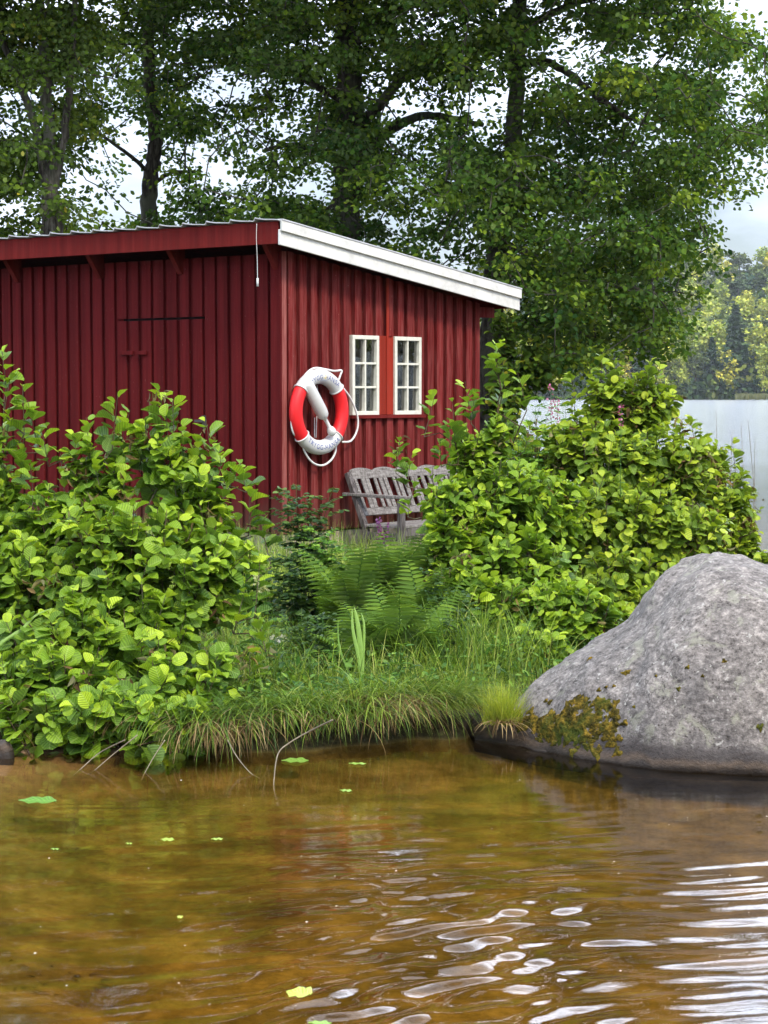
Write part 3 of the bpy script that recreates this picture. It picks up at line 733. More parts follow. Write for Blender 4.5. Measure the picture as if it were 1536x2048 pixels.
q.build('window_casing', M['red_new'], shed, bevel=.002)
q = MB(); q.box(wins[0][0] - .02, wins[1][1] + .05, -.065, -.001, wz0 - .032, wz0 - .001); q.build('window_sill', M['red_trim'], shed, bevel=.003)
# white cord hanging from the eave
a0, z0 = frontw(519, 448, OF + .01); a1, z1 = frontw(521, 573, OF + .01)
q = MB(); q.tube(spline([worldpt(-OF - .045, a0, z0), worldpt(-OF - .05, a0, z0 - .12), worldpt(-OF - .047, (a0 + a1) / 2, (z0 + z1) / 2), worldpt(-OF - .047, a1, z1 + .06)]), .0026, 6)
q.tube([worldpt(-OF - .047, a1, z1 + .07), worldpt(-OF - .047, a1, z1)], .0095, 8)
tag(q.build('cord', M['rope'], smooth=True), 'thin white cord hanging from the red eave near the corner', 'cord')

# ------------------------------------------------------------------ lifebuoy
lc = endw(641, 824, .13); RO, RT = .3125, .0635
LB = worldpt(lc[0], -.115, lc[1])
buoy = empty('lifebuoy', LB, ANG, label='red and white lifebuoy hanging on the end wall beside the window', cat='lifebuoy')
def torus(a0, a1, n=40, m=20, rt=RT, flare=0):
    q = MB()
    for i in range(n + 1):
        a = a0 + (a1 - a0) * i / n
        for j in range(m):
            b = 2 * math.pi * j / m; r_ = RO + rt * math.cos(b)
            q.v.append((r_ * math.sin(a), -rt * .9 * math.sin(b), r_ * math.cos(a)))
    for i in range(n):
        for j in range(m): q.f.append((i * m + j, (i + 1) * m + j, (i + 1) * m + (j + 1) % m, i * m + (j + 1) % m))
    return q
TA, TB_ = R(-52), R(50); BA, BB = R(133), R(228)
q1 = torus(TA, TB_, rt=RT + .0015); q2 = torus(BA, BB, rt=RT + .0015)
q1.build('white_segment', M['ring_white'], buoy, True); q2.build('white_segment', M['ring_white'], buoy, True)
q1 = torus(TB_ - .02, BA + .02); q2 = torus(BB - .02, R(360) + TA + .02); q1.build('red_segment', M['ring_red'], buoy, True); q2.build('red_segment', M['ring_red'], buoy, True)
def blocal(px, py, off=.115): a, z = endw(px, py, off); return (a - lc[0], -(off - .115), z - lc[1])
rope = MB()
for pts in (((603, 765), (594, 772), (587, 792), (583, 820), (583, 850), (588, 868), (600, 876)),
            ((687, 777), (700, 795), (712, 822), (716, 845), (712, 866), (701, 882), (684, 884)),
            ((606, 886), (608, 900), (618, 918), (632, 929), (648, 930), (662, 920), (670, 906), (672, 892)),
            ((601, 764), (610, 750), (622, 739), (634, 736), (652, 739), (668, 742), (683, 741), (681, 749), (677, 760))):
    sp_ = spline([blocal(x_, y_, .10) for x_, y_ in pts], 8); rope.tube(sp_, .0095, 7)
rope.build('grab_rope', M['rope'], buoy, True)
for a in (TA, TB_, BA, BB):
    rt = RT + .005; pts = [((RO + rt * math.cos(b)) * math.sin(a), -rt * .9 * math.sin(b), (RO + rt * math.cos(b)) * math.cos(a)) for b in np.linspace(0, 2 * math.pi, 25)]
    bd = MB(); bd.tube(pts, .007, 6, False); bd.build('binding', M['ring_white'], buoy, True)
def arc_text(txt, top, size=.047, r_off=0.0, arc=None):
    cu = bpy.data.curves.new('lettering', 'FONT'); cu.body = txt; cu.size = size; cu.align_x = 'CENTER'; cu.align_y = 'CENTER'; cu.space_character = 1.12
    to = bpy.data.objects.new('lettering', cu); COL.objects.link(to); bpy.context.view_layer.update()
    me_ = bpy.data.meshes.new_from_object(to.evaluated_get(bpy.context.evaluated_depsgraph_get())); bpy.data.objects.remove(to)
    xs_ = [v_.co.x for v_ in me_.vertices]; w = max(xs_) - min(xs_); orig = []
    for v_ in me_.vertices:
        s_, h = v_.co.x, v_.co.y; orig.append(s_)
        rho = RO + r_off + (h if top else -h); a = s_ / (RO + r_off)
        if not top: a = math.pi - a
        dd = min(abs(rho - RO), RT * .95); y_ = -(math.sqrt(RT * RT - dd * dd) * .9 + .0035)
        v_.co = (rho * math.sin(a), y_, rho * math.cos(a))
    me_.materials.clear(); return me_, orig
me_, og = arc_text('TRYGG-HANSA', True, .060, -.006)
lt = link_mesh('lettering', me_, [M['blue_print'], M['yellow_print']], buoy)
for p_ in me_.polygons:
    cx_ = sum(og[i] for i in p_.vertices) / len(p_.vertices)
    if -.012 < cx_ < .035: p_.material_index = 1
me_, og = arc_text('TRYGG-HANSA', False, .060, .002); link_mesh('lettering', me_, [M['blue_print']], buoy)
em = MB()   # boat-like emblem outline under the lettering
E_ = [(-.045, .0), (.045, .0), (.036, -.022), (-.034, -.022), (-.045, 0)]
em.tube([(x_ + .005, -(math.sqrt(max(RT ** 2 - (.275 + z_ - RO) ** 2, 0)) * .9 + .004), .275 + z_) for x_, z_ in E_], .0016, 4)
em.build('emblem', M['blue_print'], buoy)
# thin hanging strings behind the ring
st = MB()
for pts in (((634, 770), (635, 800), (633, 845), (632, 876)), ((629, 835), (629, 875))):
    st.tube(spline([blocal(x_, y_, .05) for x_, y_ in pts], 4), .004, 5)
st.build('hanging_string', M['rope'], buoy, True)
# rescue throw bottle
A_ = Vector(worldpt(*[endw(612, 764, .15)[0], -.15, endw(612, 764, .15)[1]])); B_ = Vector(worldpt(*[endw(666, 868, .18)[0], -.18, endw(666, 868, .18)[1]]))
q = MB(); ax_ = (B_ - A_); L_ = ax_.length
pr = [(0, .034), (.02, .050), (.06, .056), (.42, .057), (.56, .056), (.64, .050), (.68, .034), (.70, .019), (.74, .0165), (.86, .0165), (.875, .024), (.90, .034), (.94, .040), (.97, .039), (1.0, .032), (1.02, .018), (1.025, .004)]
q.tube([A_ + ax_ * t for t, _ in pr], [r_ for _, r_ in pr], 20)
bo = q.build('throw_bottle', M['ring_white'], None, True)
tag(bo, 'white plastic throw-line bottle slung diagonally across the middle of the lifebuoy', 'throw bottle')

# ------------------------------------------------------------------ bench
bx0 = endw(697, 960, .12)[0]; BL = 1.62; BZ = endw(790, 1050, .5)[1]; 
bench = empty('garden_bench', worldpt(bx0, 0, ZG), ANG, label='weathered grey wooden garden bench with a wavy top rail below the windows', cat='bench')
ztop = endw(705, 941, .09)[1] - ZG; zseat = endw(745, 1050, .3)[1] - ZG; zarm = endw(702, 992, .1)[1] - ZG
def by(z): return -(.085 + (ztop - z) / (ztop - zseat) * .20)      # the leaning back
for x_ in (.03, BL - .03):
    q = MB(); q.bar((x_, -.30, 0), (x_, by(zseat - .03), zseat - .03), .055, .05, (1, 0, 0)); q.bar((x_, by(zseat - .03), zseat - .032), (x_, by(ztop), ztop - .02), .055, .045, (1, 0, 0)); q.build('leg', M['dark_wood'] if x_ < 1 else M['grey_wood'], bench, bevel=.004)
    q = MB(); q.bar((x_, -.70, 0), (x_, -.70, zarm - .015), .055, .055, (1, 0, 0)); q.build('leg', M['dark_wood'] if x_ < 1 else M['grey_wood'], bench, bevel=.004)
    q = MB(); q.bar((x_, -.05, zarm + .018), (x_, -.78, zarm + .004), .075, .028, (1, 0, 0)); q.build('armrest', M['grey_wood'], bench, bevel=.006)
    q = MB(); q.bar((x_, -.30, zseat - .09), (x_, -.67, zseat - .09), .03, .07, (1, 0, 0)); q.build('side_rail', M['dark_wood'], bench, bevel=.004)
bk = MB(); nsc = 48; a0 = .058; a1 = BL - .058
tv_ = []
for i in range(nsc + 1):
    x_ = a0 + (a1 - a0) * i / nsc; u = (x_ - a0) / (a1 - a0); hgt = .012 + .030 * abs(math.sin(u * math.pi * 4.5 + .2)) ** .7
    for zz in (ztop - .075, ztop - .02 + hgt):
        for s_ in (-.012, .012): tv_.append((x_, by(zz) + s_, zz))
tf_ = []
for i in range(nsc):
    a = i * 4; b = a + 4; tf_ += [(a, b, b + 2, a + 2), (a + 1, a + 3, b + 3, b + 1), (a + 2, b + 2, b + 3, a + 3), (a, a + 1, b + 1, b)]
tf_ += [(0, 2, 3, 1), (nsc * 4, nsc * 4 + 1, nsc * 4 + 3, nsc * 4 + 2)]
bk.add(tv_, tf_)
zr = zseat + .115
bk.bar((a0, by(zr), zr), (a1, by(zr), zr), .07, .024, (0, .4, 1))
ns = 17
for i in range(ns):
    x_ = a0 + .035 + (a1 - a0 - .07) * i / (ns - 1) + (.018 * math.sin(i * 2.3)); w_ = .052 if i % 3 else .038
    zc = (zr + ztop) / 2
    bk.bar((x_, by(zr) , zr + .03), (x_ + .006 * math.sin(i), by(ztop - .075), ztop - .07), w_, .014, (1, 0, 0))
bk.build('backrest', M['grey_wood'], bench, bevel=.003)
q = MB()
for k_ in range(6): yy = -.29 - .078 * k_; q.bar((.01, yy, zseat), (BL - .01, yy, zseat), .064, .022, (0, 1, 0))
q.build('seat', M['grey_wood'], bench, bevel=.003)
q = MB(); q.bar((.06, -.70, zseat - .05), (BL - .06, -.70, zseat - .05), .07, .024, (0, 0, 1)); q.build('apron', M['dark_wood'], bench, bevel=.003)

# ------------------------------------------------------------------ boulder, moss, stones
def ground_at(x_, y_): return float(ground_z(np.array([x_]), np.array([y_]))[0])
RX = np.array([.50, .66, .81, 1.0, 1.14, 1.276, 1.36, 1.44, 1.51, 1.58, 1.66, 1.745, 1.856, 2.0, 2.12, 2.5, 2.9, 3.25, 3.5])
RZ = np.array([.02, .13, .29, .425, .50, .565, .63, .73, .82, .895, .955, .995, 1.015, .998, .965, .86, .62, .25, -.05])
FW = np.interp(RX, [.5, .7, .9, 1.0, 1.4, 2.0, 2.8, 3.5], [.10, .26, .56, .70, 1.05, 1.20, 1.0, .3])
def boulder():
    nx_, nt_ = 150, 110; vs = np.zeros((nx_, nt_, 3)); xs_ = np.linspace(RX[0], RX[-1], nx_)
    def smooth(a, k_=5): return np.convolve(np.pad(a, k_, 'edge'), np.ones(2 * k_ + 1) / (2 * k_ + 1), 'valid')
    z_ = smooth(np.interp(xs_, RX, RZ), 1); w_ = smooth(np.interp(xs_, RX, FW)); DP = .42
    th = np.linspace(-.5, math.pi + .5, nt_)
    for i in range(nx_):
        c, s_ = np.cos(th), np.sin(th)
        front = np.sign(c) * np.abs(c) ** .82; up = np.sign(s_) * np.abs(s_) ** .95
        foot = np.where(s_ < .12, np.minimum((.12 - s_) * .22, .035), 0)
        yy = 11.6 - (front * w_[i] + foot * 1.0) * np.where(c > 0, 1, .75) * 1.0
        zz = np.where(s_ >= 0, up * max(z_[i], .0) + 0 * s_, s_ * DP)
        yy = 11.6 + (yy - 11.6) * (1 - 1.5 * np.clip(-s_ - .02, 0, .5)); vs[i, :, 0] = xs_[i]; vs[i, :, 1] = yy; vs[i, :, 2] = zz
    P_ = vs.reshape(-1, 3)
    d1 = fbm(P_[:, 0] * 2.3 + P_[:, 2] * 1.9, P_[:, 1] * 2.3 - P_[:, 2] * 1.3, 4, 41) - .5
    d2 = fbm(P_[:, 0] * 9 + P_[:, 2] * 6, P_[:, 1] * 9 - P_[:, 2] * 7, 3, 42) - .5
    d3 = fbm(P_[:, 0] * 40 + P_[:, 2] * 31, P_[:, 1] * 40 - P_[:, 2] * 33, 2, 43) - .5
    k_ = np.clip(P_[:, 2:3] * 3 + .4, .3, 1)
    dirv = unit(P_ - np.array([1.9, 11.7, .1])); P_ = P_ + dirv * (d1 * .10 + d2 * .04 + d3 * .010)[:, None] * k_
    i = (np.arange(nx_ - 1)[:, None] * nt_ + np.arange(nt_ - 1)[None]).ravel()
    return P_, np.stack([i, i + nt_, i + nt_ + 1, i + 1], -1)
bp, bf = boulder()
bo = np_mesh('boulder', bp, bf, M['rock'], smooth=True)
tag(bo, 'large pale grey speckled granite boulder rising from the water', 'boulder')
# moss cushions lie on the boulder's foot: found on its surface
from mathutils.bvhtree import BVHTree
bvh = BVHTree.FromPolygons([tuple(p_) for p_ in bp], [tuple(map(int, q_)) for q_ in bf])
def hit(px, py):
    d = Vector(ray(px, py)).normalized(); h = bvh.ray_cast(Vector((0, 0, CAMH)), d, 60); return h[0], h[1]
def moss_at(spots, name, label):
    V_, F_ = [], []; b = 0
    for (px, py, rr_, sq) in spots:
        h, nr = hit(px, py)
        if h is None: continue
        t1_ = Vector((1, 0, 0)); t1_ = (t1_ - nr * t1_.dot(nr)).normalized(); t2_ = nr.cross(t1_)
        m1, m2 = 12, 7
        for j in range(m2 + 1):
            rad = j / m2
            for i in range(m1):
                a = i * 2 * math.pi / m1; rr2 = rr_ * rad * (1 + .35 * math.sin(a * 3 + px) + .2 * math.sin(a * 5 + py))
                q = h + t1_ * (rr2 * math.cos(a)) + t2_ * (rr2 * math.sin(a) * sq)
                c_ = bvh.find_nearest(q); base = c_[0] if c_[0] is not None else q
                hh = .011 * (1 - rad ** 2.0) - .004 + .005 * random.random()
                V_.append(base + nr * hh)
        for j in range(m2):
            for i in range(m1): F_.append((b + j * m1 + i, b + j * m1 + (i + 1) % m1, b + (j + 1) * m1 + (i + 1) % m1, b + (j + 1) * m1 + i))
        b += (m2 + 1) * m1
    o = np_mesh(name, np.array([tuple(p_) for p_ in V_]), np.array(F_), M['moss'], smooth=True); tag(o, label, 'moss', kind='stuff'); return o
spots = []
r4 = random.Random(8)
for k_ in range(330):
    t = r4.random(); px = 1035 + 205 * t; up_ = np.interp(px, [1035, 1080, 1140, 1170, 1200, 1240], [1425, 1437, 1415, 1405, 1395, 1400]); dn = np.interp(px, [1035, 1090, 1160, 1240], [1452, 1470, 1492, 1500])
    vv_ = r4.gauss(.5, .27)
    if r4.random() < .25 + .75 * math.sin(math.pi * min(1, max(0, t))): spots.append((px + r4.gauss(0, 7), up_ + (dn - up_) * vv_ + 5 * math.sin(px * .21), r4.uniform(.012, .042), r4.uniform(.5, 1.2)))
spots += [(1250, 1346, .022, .7), (1256, 1344, .018, .8), (1228, 1372, .012, 1), (1198, 1380, .014, 1), (1212, 1375, .012, .7), (1232, 1405, .022, 1), (1222, 1412, .02, 1), (1100, 1405, .022, .7), (1092, 1402, .018, .7), (1180, 1404, .012, .5), (1232, 1440, .03, 1.3), (1225, 1465, .03, 1),
          (1375, 1335, .016, .8), (1448, 1322, .014, 1), (1357, 1378, .013, 1), (1268, 1414, .01, 1), (1520, 1455, .018, 1.2), (1405, 1352, .01, 1), (1312, 1352, .008, 1), (1180, 1318, .018, .4)]
moss_at(spots, 'moss', 'olive and rusty moss on the left foot of the granite boulder')
def stone(px, py, w, h, label, dz=.0, Yd=None):
    g = GX(px, py, 0.0) if Yd is None else PX(px, py, Yd)
    n1, n2 = 28, 18; V_ = []; sd_ = rng.uniform(0, 9)
    for j in range(n2 + 1):
        ph = math.pi * j / n2
        for i in range(n1):
            a = 2 * math.pi * i / n1; V_.append((math.sin(ph) * math.cos(a), math.sin(ph) * math.sin(a), math.cos(ph)))
    V_ = np.array(V_); nn = .75 + .5 * fbm(V_[:, 0] * 1.3 + sd_, V_[:, 1] * 1.3 + V_[:, 2], 3, 51); V_ = V_ * nn[:, None] * np.array([w / 2, w * .42, h])
    i = np.array([(j * n1 + k_, (j + 1) * n1 + k_, (j + 1) * n1 + (k_ + 1) % n1, j * n1 + (k_ + 1) % n1) for j in range(n2) for k_ in range(n1)])
    o = np_mesh('stone', V_ + np.array([g[0], g[1] + w * .2, dz]), i, M['stone'], smooth=True)
    tag(o, label, 'stone', 'stones at the waterline'); return o
stone(938, 1468, .20, .12, 'rounded grey-brown stone just left of the yellow grass tuft')
stone(885, 1474, .16, .06, 'low dark stone under the overhanging grass, left of the rounded one')
stone(1000, 1474, .34, .15, 'flat dark stone below the yellow grass tuft')
stone(1150, 1498, .5, .02, 'flat wet stone along the mossy foot of the boulder')
stone(4, 1516, .13, .10, 'small dark stone at the left edge under the alder bush')

# ------------------------------------------------------------------ tall trees behind the boathouse
DENS = np.array([
 [9, 9, 6, 8, 6, 9, 8, 8, 6, 9, 9, 9, 9, 9, 9, 4],
 [9, 9, 4, 8, 7, 8, 8, 8, 5, 8, 8, 7, 9, 9, 9, 7],
 [9, 8, 4, 8, 6, 5, 5, 8, 4, 7, 8, 7, 8, 9, 9, 8],
 [9, 8, 4, 7, 5, 5, 5, 8, 8, 8, 8, 6, 6, 9, 8, 7],
 [7, 6, 4, 5, 8, 9, 9, 9, 8, 6, 8, 7, 8, 8, 6, 0],
 [5, 5, 4, 5, 7, 7, 7, 7, 6, 4, 8, 8, 9, 8, 6, 1],
 [3, 3, 3, 3, 3, 3, 3, 3, 3, 3, 6, 8, 9, 9, 3, 0],
 [0, 0, 0, 0, 0, 0, 0, 0, 0, 0, 2, 8, 7, 5, 1, 0]], float)
def dens(px, py):
    u = np.clip(px / 96 - .5, 0, 14.999); v_ = np.clip(py / 96 - .5, 0, 6.999)
    i = u.astype(int); j = v_.astype(int); a = u - i; b = v_ - j
    d = DENS[j, i] * (1 - a) * (1 - b) + DENS[j, i + 1] * a * (1 - b) + DENS[j + 1, i] * (1 - a) * b + DENS[j + 1, i + 1] * a * b
    # outline on the lake side
    edge = np.interp(py, [-900, -470, -234, -150, -60, 0, 60, 200, 330, 385, 400, 470, 500, 530, 570, 640, 690, 740, 760],
                     [1150, 1290, 1310, 1400, 1440, 1470, 1530, 1580, 1540, 1480, 1425, 1405, 1450, 1440, 1395, 1400, 1370, 1200, 1000])
    d = np.where(px > edge, 0, d)
    low = np.interp(px, [950, 1000, 1050, 1090, 1150, 1200, 1330, 1400], [650, 650, 665, 745, 745, 715, 700, 680])
    return np.where((py > low) & (px > 940), 0, d)
TREES = [
 dict(Y=23.6, mat='bark_grey', leaf='tree_leaf_light', label='grey-barked tree with three stems rising behind the left of the roof',
      stems=[[(112, 1060, .17), (110, 700, .15), (106, 470, .125), (104, 390, .115)],
             [(104, 390, .085), (98, 300, .07), (92, 150, .06), (80, 0, .05), (60, -300, .04), (50, -600, .02)],
             [(102, 410, .065), (72, 260, .05), (45, 180, .042), (12, 100, .036), (-20, 0, .03), (-60, -250, .02)],
             [(107, 380, .06), (128, 270, .045), (140, 160, .04), (148, 60, .035), (160, -200, .025), (170, -500, .015)]]),
 dict(Y=26.0, mat='bark_dark', leaf='tree_leaf', label='slender dark-trunked tree behind the roof, second from the left',
      stems=[[(300, 1050, .15), (300, 700, .125), (297, 430, .105), (304, 340, .095), (310, 270, .085), (300, 150, .075), (297, 40, .07), (300, -200, .055), (295, -600, .02)],
             [(297, 345, .03), (268, 318, .025), (225, 285, .02), (180, 255, .015)],
             [(304, 300, .03), (350, 250, .025), (410, 235, .02)], [(302, 370, .03), (345, 345, .02), (390, 345, .015)]]),
 dict(Y=25.2, mat='bark_dark', leaf='tree_leaf', label='thick dark-trunked alder behind the white rake board with arching limbs',
      stems=[[(690, 1060, .24), (690, 700, .2), (690, 450, .17), (702, 300, .16), (700, 180, .15), (694, 60, .14), (694, -100, .12), (690, -400, .08), (690, -800, .03)],
             [(700, 270, .07), (745, 225, .065), (790, 170, .06), (828, 142, .05), (870, 132, .045), (925, 128, .03)],
             [(702, 330, .07), (745, 285, .065), (800, 248, .06), (850, 232, .05), (905, 238, .045), (965, 250, .03)],
             [(695, 100, .06), (750, 50, .055), (810, 15, .05), (865, 2, .04), (930, -30, .03)],
             [(700, 340, .05), (650, 310, .04), (590, 290, .035), (530, 300, .025)],
             [(700, 210, .05), (630, 170, .04), (560, 140, .03), (480, 150, .02)]]),
 dict(Y=24.4, mat='bark_dark', leaf='tree_leaf', label='broad spreading alder right of the boathouse hanging over the lake',
      stems=[[(985, 1070, .17), (980, 780, .15), (984, 640, .135), (994, 500, .12), (1018, 400, .11), (1028, 250, .10), (1036, 100, .09), (1042, -100, .08), (1050, -400, .05), (1050, -700, .02)],
             [(1034, 140, .05), (1080, 122, .048), (1135, 145, .042), (1190, 190, .036), (1255, 235, .028)],
             [(1020, 400, .06), (1120, 395, .05), (1240, 370, .04), (1360, 330, .03), (1460, 300, .02)],
             [(1000, 480, .05), (1080, 520, .04), (1180, 560, .035), (1280, 580, .025)],
             [(1036, 60, .05), (1140, 10, .045), (1260, -20, .035), (1380, -10, .02)],
             [(1026, 300, .04), (960, 330, .035), (900, 380, .02)]]),
]
TX = np.array([60, 320, 660, 1130])
# openings where the sky shows between the limbs
GAPS = [(225, 170, 60, 70, .10), (215, 300, 80, 55, .12), (240, 400, 60, 50, .12), (160, 430, 40, 40, .3), (870, 195, 80, 40, .10), (795, 190, 40, 50, .2), (935, 520, 70, 45, .10), (800, 488, 60, 22, .4),
        (545, 250, 60, 50, .22), (480, 275, 50, 50, .2), (590, 150, 60, 25, .35), (400, 335, 70, 35, .2), (30, 425, 50, 50, .2), (860, 15, 60, 25, .15), (640, 0, 50, 12, .2), (668, 120, 16, 30, .2), (1115, 165, 60, 50, .3),
        (1160, 420, 50, 40, .35), (1080, 350, 40, 40, .35), (1385, 395, 40, 25, .4), (1375, 20, 35, 50, .3), (820, 275, 80, 25, .3), (420, 20, 60, 30, .3), (130, 30, 40, 40, .4), (20, 200, 30, 50, .3), (1230, 300, 40, 30, .5), (960, 440, 30, 40, .3)]
def crown_clusters(n_try):
    px = rng.uniform(-160, 1700, n_try); py = rng.uniform(-135, 768, n_try); p = np.minimum(dens(np.clip(px, 0, 1600), py) / 8.6, 1) ** 1.7
    p = np.where(py < 0, np.maximum(p, .8) * (p > 0), p)
    # leaf masses gather in tiers: break the evenness
    t = fbm(px / 62, py / 38, 3, 61); p = p * np.clip((t - .36) * 5.2, .03, 1.5)
    for (gx_, gy_, ra_, rb_, kp) in GAPS: p = np.where(((px - gx_) / (ra_ + 8)) ** 2 + ((py - gy_) / (rb_ + 6)) ** 2 < 1, np.minimum(p * kp * 1.8 + .05, p), p)
    k_ = rng.random(n_try) < p; return px[k_], py[k_]
cpx, cpy = crown_clusters(7200)
tid = np.argmin(np.abs((cpx + rng.normal(0, 45, len(cpx)))[:, None] - np.array([60, 315, 640, 1150])[None]) / np.array([1, 1, 1.5, 2.2]), axis=1)
upx = rng.uniform(-600, 1500, 3000); upy = rng.uniform(-1100, -125, 3000)
keep = (upx < np.interp(upy, [-1000, -470, -234, -40], [1100, 1290, 1300, 1450]) - 30) & (fbm(upx / 150, upy / 120, 2, 88) > .26) & ~((upy < -620) & (rng.random(3000) < .4))
upx, upy = upx[keep], upy[keep]
uid = np.argmin(np.abs(upx[:, None] - np.array([60, 315, 690, 1060])[None]), axis=1)
for ti, T in enumerate(TREES):
    Y0 = T['Y']; g = T['stems'][0][0]; bpt = PX(g[0], g[1], Y0)
    root = empty('tree', (bpt[0], bpt[1], .36), label=T['label'], cat='tree')
    inv = np.array([bpt[0], bpt[1], .36])
    seeds = []; mb = MB()
    for si, st_ in enumerate(T['stems']):
        ys_ = [Y0 + (0 if si == 0 or ti == 0 else (k_ * .22 * (-1 if si % 2 else 1))) for k_ in range(len(st_))]
        pts = [Vector(PX(a, b, yy)) for (a, b, r_), yy in zip(st_, ys_)]
        if si == 0: pts[0].z = .2
        sp_ = spline(pts, 6); rad = list(np.interp(np.linspace(0, len(st_) - 1, len(sp_)), np.arange(len(st_)), [r_ for _, _, r_ in st_]))
        sp_ = [p_ + Vector(rng.normal(size=3)) * rad[i] * .12 for i, p_ in enumerate(sp_)]
        mb.tube([Vector(p_) - Vector(inv) for p_ in sp_], rad, 12)
        for i, p_ in enumerate(sp_):
            if p_.z > 2.6: seeds.append(np.array(p_))
    mb.build('trunk', M[T['mat']], root, True)
    s_ = tid == ti; n = s_.sum()
    wdt = [1.6, 2.0, 2.6, 3.0][ti]
    Yc = Y0 + np.clip(rng.normal(0, wdt * .5, n), -wdt * .85, wdt * 1.3)
    Yc = np.where((ti < 2) & (Yc < Y0 + .3) & (rng.random(n) < .55), Y0 + .35 + rng.random(n) * 1.8, Yc)
    Yc = np.maximum(Yc, [22.9, 23.2, 22.4, 21.6][ti])
    tips = PX(cpx[s_], cpy[s_], Yc)
    s2 = uid == ti; up_tips = PX(upx[s2], upy[s2], Y0 + rng.normal(0, wdt * .55, s2.sum()))
    alltips = np.vstack([tips, up_tips])
    A, B, ra, rb = grow(np.array(seeds), alltips, .08, .0055, .05)
    tubes('branches', A - inv, B - inv, ra, rb, M['bark_dark'], root, 5)
    # leaf sprays
    per_c = 66; cen = np.repeat(tips, per_c, 0); m_ = len(cen)
    cr = np.repeat(rng.uniform(.18, .42, len(tips)), per_c)
    off = rvec(m_) * (rng.random(m_) ** .5)[:, None] * cr[:, None] * np.array([1.15, 1.15, .55])
    off[:, 2] -= .25 * np.hypot(off[:, 0], off[:, 1]) ** 2 / cr
    pos = cen + off
    ax_ = unit(off * np.array([1, 1, .3]) + rvec(m_) * .22 * 1.0 + np.array([0, 0, -.06])); nr = unit(np.array([0, 0, 1.0]) + rvec(m_) * .85)
    sz = rng.uniform(.044, .078, m_)
    rn = np.clip(.45 + rng.normal(0, .13, m_) + np.repeat(rng.normal(0, .20, len(tips)), per_c), 0, .97)
    if ti == 0: rn = np.where(rng.random(m_) < .006, 1.0, rn)
    # crown beyond the top of the picture: fewer, larger sprays
    pc2 = 70; cen2 = np.repeat(up_tips, pc2, 0); m2 = len(cen2); off2 = rvec(m2) * (rng.random(m2) ** .45)[:, None] * np.array([.75, .75, .42])
    pos = np.vstack([pos, cen2 + off2]); ax_ = np.vstack([ax_, unit(off2 + rvec(m2) * .4)]); nr = np.vstack([nr, unit(np.array([0, 0, 1.0]) + rvec(m2) * .8)])
    sz = np.concatenate([sz, rng.uniform(.11, .17, m2)]); rn = np.concatenate([rn, np.clip(.45 + rng.normal(0, .2, m2), 0, 1)])
    leaves('crown', pos - inv, ax_, nr, sz, rn, M[T['leaf']], LEAF_SMALL, root)

